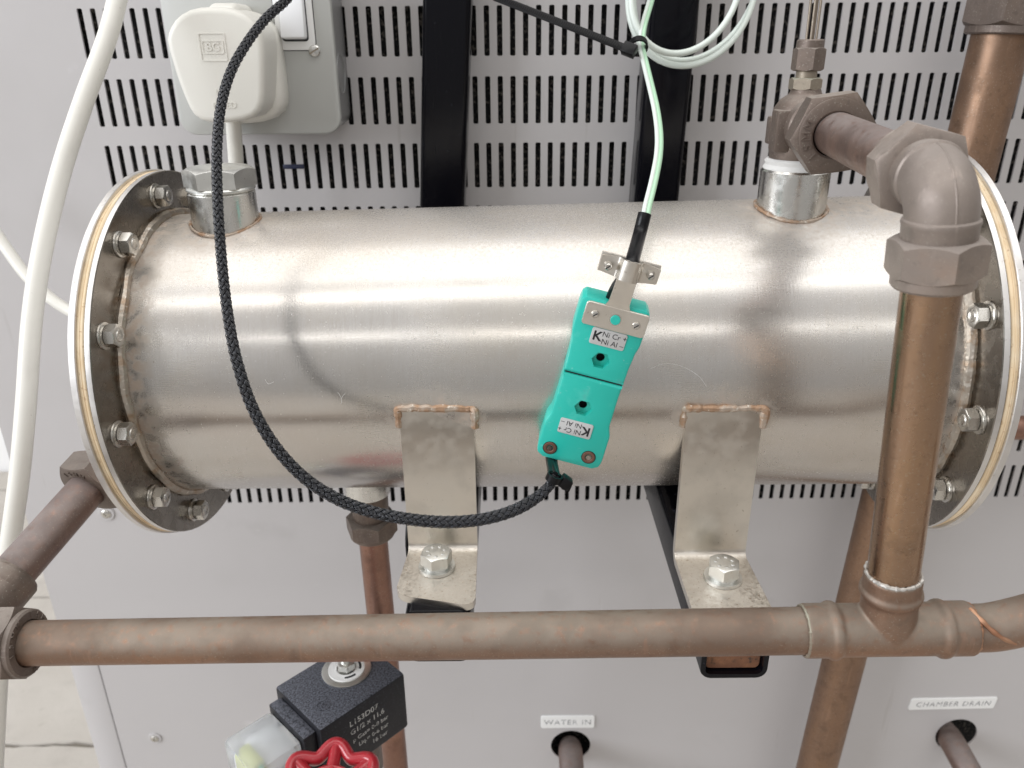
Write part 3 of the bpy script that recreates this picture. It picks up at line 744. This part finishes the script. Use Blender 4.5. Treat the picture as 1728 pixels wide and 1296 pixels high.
# small gland on top with the capillary rods
Mg = T(113.6, 323.5, 0)
part('gland_base', hexpr(10.8, 4.4, 0, True, True, Mg @ T(0, 0, -16.2) @ Matrix.Rotation(.5, 4, 'Z')), M_brass_g, fit)
part('gland_neck', lathe([(3.9, -12.2), (3.9, -8.5), (4.6, -8.2)], 24, Mg), M_brass_g, fit)
part('gland_nut', hexpr(10.6, 8.2, 0, True, True, Mg @ T(0, 0, -9.4) @ Matrix.Rotation(.52, 4, 'Z')), M_brass, fit)
part('gland_cap', lathe([(4.2, -1.4), (5.1, -1.2), (5.0, 1.2), (4.6, 1.7), (1.0, 1.7)], 32, Mg), M_brass, fit)
for dx, dy in ((-1.6, .3), (-.35, -.9), (.75, .2), (1.8, -.4)):
    part('rod', sweep([V(113.6 + dx, 323.5 + dy, -1.5), V(113.4 + dx * 1.05, 323.5 + dy, 20), V(113.0 + dx * 1.1, 323 + dy, 90)], .5, 10), M_brass_g, fit)

# ------------------------------------------------------------------ tall pipe behind, at the right
tp = thing('standing_pipe', 'thick brown copper pipe standing behind the right end of the barrel', 'copper pipe', (238, 437, -1000))
p_top = V(251.5, 437, 60); p_bot = V(220, 437, -1000)
q = atY(1690, 60, 437); q2 = atY(1402, 1200, 437); dvec = (q - q2); dvec.normalize()
p_top = q + dvec * 60; p_bot = q2 - dvec * 480
pipe('pipe', [p_bot + (p_top - p_bot) * k / 10 for k in range(11)], 14.0, M_cu_r, tp)
comp_nut('nut', atY(1700, 46, 437) + dvec * 16, -dvec, 39, 16, M_brass, tp, True, .12, 14.2, 3.6)
st = atY(1700, 722, 437)
pipe('branch_pipe', [st + V(-62, 0, 0), st + V(0, 0, 0), st + V(90, 0, 0)], 7.5, M_cu_s, tp)

# ------------------------------------------------------------------ pipe hanging from the lower port
dp = thing('drop_pipe', 'pinkish copper pipe dropping from the barrel underside to the black solenoid valve', 'copper pipe', (-72, 350, -380))
c0 = V(-74, 350, -205); dd = V(.6, 2, -170).normalized()
part('neck', lathe([(7, 0), (10.6, 0), (9.6, 10), (9.2, 30)], 36, frame(c0 + V(0, 0, 6), dd)), M_brass, dp)
comp_nut('nut', c0 + dd * 19, dd, 23.5, 9.5, M_brass, dp, True, .1, 7.7, 2.0)
pipe('pipe', [c0 + dd * (16 + 300 * k / 8) for k in range(9)], 7.5, M_cu_s, dp)

# ------------------------------------------------------------------ solenoid valve
def sol_pt(px, py): return atZ(px, py, SZ)
SZ = -300.0
qa, qb, qc = sol_pt(461, 1160), sol_pt(540, 1233), sol_pt(683, 1136)
ex = (qc - qb); lx = ex.length; ex.normalize(); ey = V(-ex.y, ex.x, 0); ly = (qa - qb).dot(ey); 
sv = thing('solenoid_valve', 'black solenoid coil with clear plug cover below the front pipe', 'solenoid valve', tuple(qb + ex * 25 + ey * 20 + V(0, 0, -60)))
Ms = Matrix((ex, ey, V(0, 0, 1))).transposed().to_4x4(); Ms.translation = qb
CH = 37.0
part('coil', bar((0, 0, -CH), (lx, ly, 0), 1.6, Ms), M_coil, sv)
dc = sol_pt(585, 1131); dl = Ms.inverted() @ dc
part('top_disc', lathe([(0, .02), (12.6, .02), (12.8, .4), (12.8, .8), (12.3, 1.0), (0, 1.0)], 48, Ms @ T(dl.x, dl.y, 0)), M_zinc, sv)
part('clip_ring', lathe([(5.2, 1.02), (9.4, 1.02), (9.4, 1.7), (5.2, 1.7)], 40, Ms @ T(dl.x, dl.y, 0), closed=True), M_sign, sv)
for aa in (-2.3, -.9):
    part('slot_mark', lathe([(6.6, 1.72), (7.8, 1.72), (7.8, 1.8), (6.6, 1.8)], 8, Ms @ T(dl.x, dl.y, 0), True, aa, aa + .8), M_ink, sv)
part('stem_nut', hexpr(8.4, 4.2, 0, True, True, Ms @ T(dl.x, dl.y, 1.7)), M_zinc, sv)
part('stem', lathe([(0, 9.2), (2.2, 9.2), (2.6, 8.6), (2.6, 5.8)], 24, Ms @ T(dl.x, dl.y, 0)), M_zinc, sv)
part('round_mark', lathe([(3.0, .02), (3.3, .02), (3.3, .2), (3.0, .2)], 28, Ms @ T(10, 12, 0), closed=True), M_coil, sv)
part('round_mark', lathe([(1.0, .02), (1.4, .02), (1.4, .2), (1.0, .2)], 20, Ms @ T(10, 12, 0), closed=True), M_coil, sv)
# printed lines on the right-front face (local x axis runs along it, outward = -y)
Mf = Ms @ frame((0, -.03, 0), (0, -1, 0), (1, 0, 0))
lab = part('label_band', bar((17, -12.8, 0), (lx - 12, -8.6, .12), 0, Mf), M_boxside, sv)
bpy.data.objects.remove(lab)
for s_, zz, sz_, xx in (('L153D07', -9.0, 4.7, 16), ('G1/2 ø 11,6', -14.6, 4.4, 16), ('Δp Gas= 0÷8 bar', -20.2, 3.6, 17), ('Liq.= 0÷6 bar', -25.0, 3.6, 20), ('16 bar', -29.8, 3.8, 28)):
    part('lettering', text(s_.replace('÷', '-').replace('Δ', '').replace('ø', 'x'), sz_, Mf @ T(xx, zz, .06), .04, 'LEFT', bold=.03), M_print, sv)
# DIN connector on the left-front face (outward = -x), built along local -x
part('plug_base', bar((-7, 4, -31), (0, ly - 5, -3.2), 1.0, Ms), M_coil, sv)
cv = part('clear_cover', bar((-33, 5.5, -31), (-7, ly - 6.5, -5.5), 2.6, Ms), M_clear, sv)
part('contact_block', bar((-24, 9, -27), (-9, ly - 10, -13), 1.5, Ms), M_sign, sv)
part('indicator', bar((-29, 12, -20), (-24, ly - 15, -9.5), .6, Ms), M_yel, sv)
part('circuit_board', bar((-27, 9, -26), (-25, 20, -12), .3, Ms), M_gpaint, sv)
part('valve_body', lathe([(0, -74), (12, -74), (14, -70), (14, -46), (11, -42), (9, -CH - 2.9)], 32, Ms @ T(dl.x, dl.y, 0)), M_brass, sv)

# ------------------------------------------------------------------ red handwheel
hwC = atd(553, 1336, 352); hax = V(.03, -.16, .98).normalized()
hw = thing('red_handwheel', 'glossy red lobed valve handwheel at the bottom edge, beneath the black solenoid coil', 'valve handle', tuple(hwC))
Mw = frame(hwC, hax, (1, 0, 0)); NR = 210; R0 = 20.4
P = []
for k in range(NR):
    a = 2 * pi * k / NR; r = R0 * (1 + .11 * cos(7 * (a - pi / 2))); P.append(Mw @ V(r * cos(a), r * sin(a), .9 * cos(7 * (a - pi / 2))))
def ringtube(P, r, n=16, ell=1.0):
    m = len(P); vs = []; fs = []
    for i in range(m):
        t = (P[(i + 1) % m] - P[i - 1]).normalized(); a = (hax - hax.dot(t) * t).normalized(); b = t.cross(a)
        vs += [P[i] + r * (cos(2 * pi * k / n) * a * ell + sin(2 * pi * k / n) * b) for k in range(n)]
    for i in range(m):
        for k in range(n): fs.append((i * n + k, i * n + (k + 1) % n, ((i + 1) % m) * n + (k + 1) % n, ((i + 1) % m) * n + k))
    return MB().add(vs, fs)
w = part('rim', ringtube(P, 2.9, 16, 1.25), M_red, hw, sharp=60)
for k in range(7):
    a = pi / 2 + 2 * pi * k / 7
    part('spoke', sweep([Mw @ V(9 * cos(a), 9 * sin(a), -1.2), Mw @ V(15 * cos(a), 15 * sin(a), -.4), Mw @ V(24.4 * cos(a), 24.4 * sin(a), .9)], [3.6, 2.9, 3.3], 14), M_red, hw, sharp=60)
part('hub', lathe([(0, -8), (11.2, -8), (12.4, -2), (12.2, 1.4), (11.0, 2.4), (9.8, 2.0), (9.4, .8), (0, .8)], 40, Mw), M_red, hw)
part('hub_disc', lathe([(0, 1.6), (8.8, 1.6), (9.0, 1.0)], 40, Mw), M_boxside, hw)
part('stem', lathe([(4, -60), (4, -8)], 20, Mw), M_brass, hw)

# ------------------------------------------------------------------ two drain pipes
for lab, p0_, p1_, p2_ in (('short brown pipe coming out of the round hole under the WATER IN sign', (962, 1262, 492), (963, 1272, 462), (966, 1320, 438)),
                           ('brown pipe slanting out of the round hole under the CHAMBER DRAIN sign', (1593, 1233, 500), (1609, 1256, 462), (1650, 1330, 430))):
    a, b, c = atY(*p0_), atY(*p1_), atY(*p2_)
    t = thing('drain_pipe', lab, 'pipe', tuple(c), 'pipes leaving the cabinet through round holes')
    d = (c - b).normalized()
    pipe('pipe', crom([a, b, c, c + d * 60], 6), 9.6, M_cu_l, t)

# ------------------------------------------------------------------ socket box, plug
FY = 436.0
bl = atY(300, 190, FY).x; br_ = atY(574, 190, FY).x; bz = atY(440, 227, FY).z
BW = br_ - bl; bxc = (bl + br_) / 2; bzc = bz + 43
sb = thing('socket_box', 'grey metal-clad socket box with white rocker switch on the slotted panel', 'electrical socket', (bxc, 472, bz))
Mbx = frame((bxc, PY, bzc), (0, -1, 0))
part('back_box', extrude_poly(rrect(BW - 2.4, 83.6, 8, 6), 0, 34, Mbx, [(.1, .5), (1, 0), (33.5, 0)]), M_boxside, sb)
Mfp = frame((bxc, FY + 3, bzc), (0, -1, 0))
part('front_plate', extrude_poly(rrect(BW, 86, 8.5, 6), 0, 3, Mfp, [(0, 0), (1.8, 0), (2.6, .35), (3, 1.0)]), M_box, sb)
def px_loc(px, py): p = atY(px, py, FY); return (p.x - bxc, p.z - bzc)
sx_, sy_ = px_loc(496, 30)
part('switch_surround', plate(19.5, 33, 4, 1.0, Mfp @ T(sx_, sy_ + 1.5, 3.0), .4), M_sign, sb)
Mk = Mfp @ T(sx_, sy_ + 2.5, 4.0) @ Matrix.Rotation(radians(-7), 4, 'X')
part('rocker_switch', box(12.4, 25, 6.5, 1.3, Mk @ T(0, 0, 1.2)), M_switch, sb)
part('switch_gap', extrude_poly(rrect(20.3, 33.8, 4.3), 0, .3, Mfp @ T(sx_, sy_ + 1.5, 2.95), [(0, 0), (.1, 0)]), M_ink, sb)
part('switch_gap', extrude_poly(rrect(13.4, 26.4, 1.8), 0, .5, Mfp @ T(sx_, sy_ + 2.3, 4.0), [(0, 0), (.1, 0)]), M_ink, sb)
ax_, ay_ = px_loc(531, 86)
sc = part('screw', lathe([(0, 0), (3.0, 0), (3.0, .8), (2.4, 1.5), (1.0, 1.8), (0, 1.85)], 28, Mfp @ T(ax_, ay_, 3.0)), M_collar, sb)
part('screw_slot', box(5.4, .8, .5, 0, Mfp @ T(ax_, ay_, 4.75) @ Matrix.Rotation(.5, 4, 'Z')), M_brass_g, sc)
Mkn = frame((br_ - 1.2, 453, bzc - 14), (1, 0, 0), (0, 1, 0))
part('knockout_ring', lathe([(9.2, -.2), (9.6, .35), (10.0, .35), (10.4, -.2)], 48, Mkn), M_boxside, sb)

# plug outline from its front face
pf = [(100, 340), (108, 285), (130, 230), (168, 170), (220, 122), (290, 84), (380, 64), (480, 58), (590, 62), (680, 78), (760, 110), (830, 160), (885, 220), (920, 290), (936, 380),
      (940, 520), (940, 660), (938, 800), (930, 880), (905, 950), (850, 1005), (770, 1035), (660, 1050), (540, 1056), (460, 1050), (390, 1030), (330, 985), (290, 920), (250, 830), (215, 740), (180, 640), (150, 540), (120, 440)]
PFY = 401.0
pts = []
for x, y in pf:
    p = atY(260 + x / 5.082, y / 5.082, PFY); pts.append((p.x, p.z))
pcx = sum(p[0] for p in pts) / len(pts); pcz = sum(p[1] for p in pts) / len(pts)
pts = [(x - pcx, z - pcz) for x, z in pts]; pts = pts[::-1]
pl = thing('mains_plug', 'white three-pin mains plug pushed into the grey socket box', 'plug', (pcx, FY, pcz - 25))
Mp = frame((pcx, FY, pcz), (0, -1, 0))
D = FY - PFY
part('body', extrude_poly(pts, 0, D, Mp, [(12, -.2), (D * .55, .2), (D - 3.6, -.1), (D - 2.0, .2), (D - .9, .8), (D - .2, 1.8), (D, 3.0)]), M_plug, pl, sharp=60)
b2 = [(x * (1.03 + .13 * max(-.4, min(1, -z / 20))) + .6, z * 1.05 - 1.2) for x, z in pts]
part('base', extrude_poly(b2, 0, 14, Mp, [(.1, .4), (1, 0), (9.5, 0), (11.5, .6), (12.8, 1.8), (13.6, 4)]), M_plug, pl, sharp=60)
part('finger_grip', extrude_poly(rrect(16, 8, 3.8), 0, 24, Mp @ T(2, 22.6, 0), [(0, 0), (16, 0), (20, 1), (22, 3)]), M_plug, pl, sharp=60)
def ploc(cx_, cy_): p = atY(260 + cx_ / 5.082, cy_ / 5.082, PFY); return p.x - pcx, p.z - pcz
lx_, lz_ = ploc(505, 405)
fr = MB()
for ww, hh, dz in ((12.4, 12.2, 0), (10.2, 5.8, 0)):
    o_ = rrect(ww, hh, .8); i_ = rrect(ww - .9, hh - .9, .5); nn = len(o_)
    fr.add([(x, y + dz, 0) for x, y in o_] + [(x, y + dz, .35) for x, y in o_] + [(x, y + dz, .35) for x, y in i_] + [(x, y + dz, 0) for x, y in i_],
           [f for k in range(nn) for f in ((k, (k + 1) % nn, nn + (k + 1) % nn, nn + k), (nn + k, nn + (k + 1) % nn, 2 * nn + (k + 1) % nn, 2 * nn + k), (2 * nn + k, 2 * nn + (k + 1) % nn, 3 * nn + (k + 1) % nn, 3 * nn + k))], Mp @ T(lx_, lz_, D - .05))
part('emblem_frame', fr, M_plug, pl)
part('lettering', text('BG', 5.2, Mp @ T(lx_, lz_, D), .35, bold=.12), M_plug, pl)
lx2, lz2 = ploc(600, 905); part('lettering', text('FUSED', 4.0, Mp @ T(lx2 + .3, lz2, D), .3, bold=.02), M_plug, pl)
lx3, lz3 = ploc(570, 790); part('lettering', text('13A', 3.4, Mp @ T(lx3, lz3, D), .25), M_plug, pl)
cp0 = atY(393, 198, 424)
cab_p = [cp0 + V(-1, 0, 8), cp0, atY(396, 240, 428), atY(399, 285, 430), atY(402, 340, 431), atY(404, 420, 432), atY(406, 520, 432)]
part('flex', sweep(crom(cab_p, 6), 3.9, 24), M_white, pl)

# ------------------------------------------------------------------ white cables at the left
def cable(name, lab, cat, pxs, r, m, n=22):
    P, _ = resample(crom([atd(*p) for p in pxs], 10), 4)
    me = sweep(P, r, n); o = part(name, me, m); props(o, lab, cat, None, None); return o
cable('white_cable', 'thick white cable hanging down the left edge of the photo in front of the cabinet', 'cable',
      [(230, -120, 350), (205, -30, 345), (182, 60, 340), (140, 175, 335), (103, 290, 332), (72, 420, 330), (54, 540, 330), (44, 680, 332), (33, 800, 336), (15, 935, 342), (4, 1040, 350), (-4, 1160, 358), (-12, 1330, 372)], 4.05, M_white)
cable('white_cable', 'thinner white cable curving in from the left and passing behind the left flange', 'cable',
      [(-60, 330, 440), (-20, 375, 440), (10, 418, 440), (45, 465, 440), (85, 503, 440), (125, 528, 440), (180, 550, 436), (250, 560, 436)], 3.2, M_white)

cable('thin_black_cable', 'thin black cable peeping out along the left edge of the left bracket', 'cable',
      [(712, 800, 352), (697, 842, 350), (689, 880, 348), (687, 912, 347), (690, 944, 348), (704, 972, 352)], .85, M_bplast, 12)
# ------------------------------------------------------------------ braided cable
bp = [(505, -25, 318), (480, 3, 312), (448, 32, 305), (415, 75, 296), (388, 125, 289), (372, 185, 283), (366, 255, 278), (367, 330, 274), (371, 400, 272), (377, 470, 270), (386, 540, 269),
      (400, 610, 268), (425, 685, 270), (462, 750, 273), (510, 803, 276), (565, 840, 278), (625, 863, 279), (690, 876, 279), (755, 881, 279), (815, 876, 279), (865, 862, 280), (902, 842, 282), (925, 822, 284), (938, 803, 284)]
P, Lc = resample(crom([atd(*p) for p in bp], 12), .375)
br = thing('braided_cable', 'black braided cable looping across the barrel from the socket box down to the teal connector', 'cable', tuple(P[len(P) // 2]))
part('core', sweep(P[::6], 1.2, 14), M_core, br)
Fr, Tn = frames(P)
NS = 6; pitch = 17.0; rb = 1.5
vs = []; fs = []
step = Lc / (len(P) - 1); kk = 2 * pi * rb / pitch
for sgn in (1, -1):
    for k in range(NS):
        for fil in (-1, 0, 1):
            base = len(vs)
            for i, p in enumerate(P):
                s_ = i * step; ph = sgn * 2 * pi * s_ / pitch + 2 * pi * k / NS
                a, b = Fr[i]
                rad = a * cos(ph) + b * sin(ph); tang = (-a * sin(ph) + b * cos(ph))
                fl_ = 1 - .3 * max(0, (i - len(P) + 40) / 40)
                gr = .94 + .26 * min(1, max(0, (i / len(P) - .45) / .3)); rr = rb * fl_ * gr + sgn * .27 * cos(2 * pi * NS * s_ / pitch) + (.07 if fil == 0 else 0)
                al = (Tn[i] + tang * sgn * kk).normalized(); ac = al.cross(rad)
                c = p + rad * rr + ac * (fil * .33 * gr)
                vs += [c + ac * .19, c + rad * .20, c - ac * .19]
            for i in range(len(P) - 1):
                q = base + i * 3
                fs += [(q, q + 1, q + 4, q + 3), (q + 1, q + 2, q + 5, q + 4), (q + 2, q, q + 3, q + 5)]
me = bpy.data.meshes.new('braid'); org = WM[br].translation
me.from_pydata([p_ * .001 + OFF - org for p_ in vs], [], fs); me.materials.append(M_braid)
me.polygons.foreach_set('use_smooth', [True] * len(me.polygons))
o = bpy.data.objects.new('braid', me); COL.objects.link(o); o.parent = br; o['kind'] = 'stuff'

# cable tie at the end of the braid
tc = atd(935, 806, 283.5)
tdir = (atd(941, 790, 282) - atd(925, 825, 285)).normalized()
Mt2 = frame(tc, tdir, tuple(CR))
ct = thing('cable_tie', 'short black cable tie cinched at the bottom end of the teal connector', 'cable tie', tuple(tc))
part('band', lathe([(2.3, -1.3), (2.95, -1.3), (2.95, 1.3), (2.3, 1.3)], 28, Mt2, closed=True), M_bplast, ct)
part('head', box(4.2, 4.4, 4.2, .5, Mt2 @ T(4.6, .8, -.6) @ Matrix.Rotation(.3, 4, 'Y')), M_bplast, ct)
part('tail', box(3.2, 2.4, 2.8, .3, Mt2 @ T(6.2, 2.6, -2.8)), M_bplast, ct)

# ------------------------------------------------------------------ thermocouple connector
TL, TR = atY(991.7, 483.6, 261.2), atY(1097.7, 519.8, 259.2); BLc, BRc = atY(909, 766, 265), atY(1004.7, 795.8, 263)
cc = (TL + TR + BLc + BRc) / 4; yv = ((TL + TR) / 2 - (BLc + BRc) / 2); LEN = yv.length; yv.normalize()
xv = (TR - TL); xv = (xv - xv.dot(yv) * yv).normalized(); zv = xv.cross(yv)
MC = Matrix((xv, yv, zv)).transposed().to_4x4(); MC.translation = cc
SC = LEN / 64.5
tcn = thing('thermocouple_connector', 'teal plastic plug and socket connector hanging in front of the barrel', 'electrical connector', tuple(cc))
def half(t):
    ks = [(-34.6, 12.0), (-30, 12.6), (-20, 12.5), (-15, 11.1), (-3, 10.9), (8, 11.1), (14, 11.5), (19, 12.4), (27, 12.4), (32, 12.0)]
    for (a, p), (b, q) in zip(ks[:-1], ks[1:]):
        if a <= t <= b: u = (t - a) / (b - a); u = u * u * (3 - 2 * u); return p + (q - p) * u
    return ks[0][1] if t < ks[0][0] else ks[-1][1]
def hull(y0, y1, cr0, cr1, th, m, name, holes):
    right = []; n_ = 26
    for k in range(n_ + 1):
        y = y0 + (y1 - y0) * k / n_; x = half(y)
        e0 = y - y0; e1 = y1 - y
        if cr0 and e0 < cr0: x -= cr0 - sqrt(max(0, cr0 ** 2 - (cr0 - e0) ** 2))
        if cr1 and e1 < cr1: x -= cr1 - sqrt(max(0, cr1 ** 2 - (cr1 - e1) ** 2))
        right.append((x, y))
    pts_ = right + [(-x, y) for x, y in reversed(right)]
    b = extrude_poly(pts_, 0, 0, MC, [(-th, 1.1), (-th + .8, .3), (-th + 2, 0), (-1.0, 0), (-.35, .25), (0, .95)])
    ob = part(name, b, m, tcn, sharp=35)
    # recessed pockets cut with a boolean
    for hx, hy in holes:
        for cut in (hexpr(5.8, 6, 0, False, False, MC @ T(hx, hy, -2.6)), lathe([(0, -7.5), (1.55, -7.5), (1.55, 2), (0, 2)], 24, MC @ T(hx - .15, hy + .2, 0))):
            c_ = bpy.data.objects.new('cut', mesh_of('cut', cut, WM[tcn].translation.copy())); COL.objects.link(c_); c_.parent = tcn
            md = ob.modifiers.new('b', 'BOOLEAN'); md.operation = 'DIFFERENCE'; md.solver = 'EXACT'; md.object = c_
            bpy.context.view_layer.update()
            dg = bpy.context.evaluated_depsgraph_get(); nm = bpy.data.meshes.new_from_object(ob.evaluated_get(dg))
            ob.modifiers.clear(); ob.data = nm; nm.name = name; bpy.data.objects.remove(c_)
        nm.polygons.foreach_set('use_smooth', [True] * len(nm.polygons)); nm.set_sharp_from_angle(angle=radians(35))
        part('pocket_hole_shade', lathe([(1.5, -7.2), (1.5, -3.0)], 20, MC @ T(hx - .15, hy + .2, 0)).join(lathe([(0, -5.4), (1.5, -5.4)], 20, MC @ T(hx - .15, hy + .2, 0))), M_core, ob)  # black lining and disc paint the shade down the teal hole
    return ob
up_ = hull(2.45, 31.8, 0, 1.3, 12.5, M_teal, 'socket_body', [(.5, 9.8)])
lo_ = hull(-34.5, 2.05, 2.4, 0, 12.5, M_teal, 'plug_body', [(-.4, -10.2)])
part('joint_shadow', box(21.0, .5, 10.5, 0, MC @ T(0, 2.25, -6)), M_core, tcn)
# stainless clamp: base plate, neck and saddle
Mc2 = MC @ T(1.0, 26.4, .05)
hp = rrect(22.4, 8.6, 1.2)
base = extrude_poly(hp, 0, 1.0, Mc2, [(0, 0), (.8, 0), (1.0, .2)])
cl = part('clamp_plate', base, M_bracket, tcn)
# raise: neck rises and runs up to the saddle
def strip(path, w0, th, M):   # path of (y,z), width list
    vs = []; fs = []
    for (y, z), w in zip(path, w0): vs += [(-w / 2, y, z), (w / 2, y, z), (w / 2, y, z - th), (-w / 2, y, z - th)]
    for i in range(len(path) - 1):
        for k in range(4): fs.append((4 * i + k, 4 * i + (k + 1) % 4, 4 * i + 4 + (k + 1) % 4, 4 * i + 4 + k))
    fs += [(3, 2, 1, 0), tuple(4 * (len(path) - 1) + k for k in range(4))]
    return MB().add(vs, fs, M)
part('clamp_neck', strip([(29.5, .95), (31.2, 1.0), (32.6, 1.3), (36, 1.9), (40, 2.4), (42.2, 2.9), (48.3, 3.4)], [10.5, 8.4, 7.3, 7.0, 6.8, 6.8, 6.8], .8, MC @ T(.5, 0, .02)), M_bracket, cl)
# saddle: omega profile across x
prof = [(-10.2, .9), (-4.6, .9)] + [(-3.9 + 0, 1.3), (-3.5, 2.6), (-2.6, 3.7), (-1.2, 4.3), (0, 4.45), (1.2, 4.3), (2.6, 3.7), (3.5, 2.6), (3.9, 1.3)] + [(4.6, .9), (10.2, .9)]
vs = []; fs = []; ysd = [41.2, 41.6, 48.0, 48.4]
for i, (x, z) in enumerate(prof):
    ins = .9 if i in (0, len(prof) - 1) else 0
    for y in (41.3 + ins, 48.3 - ins): vs += [(x, y, z + .2), (x, y, z - .7)]
for i in range(len(prof) - 1):
    a = 4 * i; b = a + 4; fs += [(a, a + 2, b + 2, b), (a + 1, b + 1, b + 3, a + 3), (a, b, b + 1, a + 1), (a + 2, a + 3, b + 3, b + 2)]
fs += [(0, 1, 3, 2)]; e = 4 * (len(prof) - 1); fs += [(e, e + 2, e + 3, e + 1)]
part('clamp_saddle', MB().add(vs, fs, MC @ T(.4, 0, 0)), M_bracket, cl, sharp=50)
part('clamp_back', box(20.6, 7.0, .9, .3, MC @ T(.4, 44.8, -1.4)), M_bracket, cl)
for sx2, y, z, h in ((-6.9, 44.6, 1.1, 2.6), (7.7, 45.0, 1.1, 2.6), (-6.3, 26.6, 1.0, .9), (8.5, 26.2, 1.0, .8)):
    Mq = MC @ T(sx2, y, z)
    s_ = part('screw', lathe([(0, h), (.9, h), (1.25, h * .8), (1.3, h * .4), (1.5, 0)], 20, Mq), M_nut, cl)
    part('screw_slot', box(1.9, .35, .3, 0, Mq @ T(0, 0, h) @ Matrix.Rotation(.8, 4, 'Z')), M_ink, s_)
part('peg', lathe([(0, .6), (1.6, .6), (1.75, .45), (1.75, 0)], 28, MC @ T(1.0, 26.4, 1.0)), M_teal, cl)
part('peg_ring', lathe([(1.76, 0), (2.15, 0), (2.15, .12), (1.76, .12)], 28, MC @ T(1.0, 26.4, 1.03), closed=True), M_nut, cl)
for yy, rot, xx in ((18.6, 0, .7), (-19.0, pi, -.9)):
    Ml = MC @ T(xx, yy, .02) @ Matrix.Rotation(rot, 4, 'Z')
    lb = part('label_plate', plate(12.6, 6.3, .8, .3, Ml, .1), M_label, tcn)
    part('lettering', text('K', 5.0, Ml @ T(-4.0, 0, .32), .03, bold=.12).join(text('Ni Cr +', 2.75, Ml @ T(2.0, 1.3, .32), .03, bold=.0)).join(text('Ni Al –', 2.75, Ml @ T(1.9, -1.5, .32), .03, bold=.0)), M_ink, lb)
for sx2, y in ((-7.9, -29.8), (7.1, -29.6)):
    Mq = MC @ T(sx2, y, .0)
    wv = part('ring_washer', lathe([(1.15, .05), (1.5, .5), (2.3, .5), (2.5, .05)], 32, Mq), M_bwash, tcn)
    part('screw', lathe([(0, .35), (1.0, .35), (1.05, .1)], 20, Mq), M_nut, wv)
    part('recess', lathe([(2.52, .03), (2.75, .03), (2.75, .09), (2.52, .09)], 32, Mq, closed=True), M_core, wv)
# black sleeve from the connector through the saddle
sl = [MC @ V(-2.5, 30, -5), MC @ V(-1.8, 36, -3.0), MC @ V(-.2, 42, -.3), MC @ V(.4, 47, .6), atd(1078, 400, 283), atd(1088, 361, 284)]
P = crom(sl, 8); part('sleeve', sweep(P, [1.6 + .85 * min(1, k / (len(P) * .45)) for k in range(len(P))], 24), M_bplast, tcn)
# wire bundle leaving the bottom of the plug
for k in range(5):
    a = k * 2 * pi / 5
    part('lead', sweep(crom([MC @ V(-5.2 + 1.8 * cos(a), -33, -6 + 1.8 * sin(a)), MC @ V(-5.8 + 1.4 * cos(a + .5), -36.5, -6 + 1.4 * sin(a + .5)), tc + CR * 1.2 * cos(a) + CU * 1.2 * sin(a)], 5), 1.15, 10), M_bplast, tcn)

# ------------------------------------------------------------------ green and white sensor wire with its coil
wire = thing('sensor_wire', 'mint and green sensor wire coiled at the top and running down to the black sleeve', 'wire', tuple(atd(1085, 90, 380)))
main = [(1089, 372, 284), (1092, 350, 286), (1103, 305, 294), (1111, 262, 305), (1112, 225, 315), (1107, 185, 326), (1098, 145, 338), (1090, 112, 350), (1083, 80, 360), (1085, 48, 366), (1095, 12, 372), (1110, -40, 378)]
P = resample(crom([atd(*p) for p in main], 10), 2)[0]
Fr, Tn = frames(P)
for nm, m_, sg in (('white_core', M_wire, -1), ('green_core', M_green, 1)):
    Q = []
    for p, t in zip(P, Tn):
        side_ = (CR - CR.dot(t) * t).normalized(); Q.append(p + side_ * (.78 * sg))
    part(nm, sweep(Q, .92, 16), m_, wire)
# loops
def loopP(cx_, cy_, rx, ry, d, tilt, n_=64):
    out = []
    for k in range(n_ + 1):
        a = 2 * pi * k / n_; x = rx * cos(a); y = ry * sin(a)
        out.append(atd(cx_ + x * cos(tilt) - y * sin(tilt), cy_ + x * sin(tilt) + y * cos(tilt), d + 4 * cos(a)))
    return out
for (cx_, cy_, rx, ry, d, tl_) in ((1168, -18, 104, 132, 374, .35), (1158, -24, 88, 118, 368, .38), (1176, -30, 100, 138, 380, .42)):
    part('coil_loop', sweep(loopP(cx_, cy_, rx, ry, d, tl_), 1.5, 16, False), M_wire, wire)
# long cable tie round the coil
zt = thing('cable_tie', 'long black ribbed cable tie tail stretching from the wire coil to the top edge', 'cable tie', tuple(atd(1072, 80, 352)))
hc = atd(1062, 84, 352)
tdir = (atd(835, -5, 372) - hc); TLn = tdir.length; tdir.normalize()
Mz = frame(hc, tdir, tuple(-CF))
part('head', box(4.2, 5.2, 6.4, .5, Mz @ T(0, 0, 0)), M_bplast, zt)
rb_ = MB().join(box(1.0, 3.4, TLn, .15, Mz @ T(0, 0, TLn / 2)))
for k in range(int(TLn / 1.1) - 6): rb_.join(box(.45, 2.1, .5, 0, Mz @ T(.62, 0, 6 + k * 1.1)))
part('tail', rb_, M_bplast, zt)
part('band', lathe([(3.6, -1.6), (4.4, -1.6), (4.4, 1.6), (3.6, 1.6)], 32, frame(atd(1077, 78, 359), atd(1081, 60, 362) - atd(1088, 105, 352)), closed=True), M_bplast, zt)
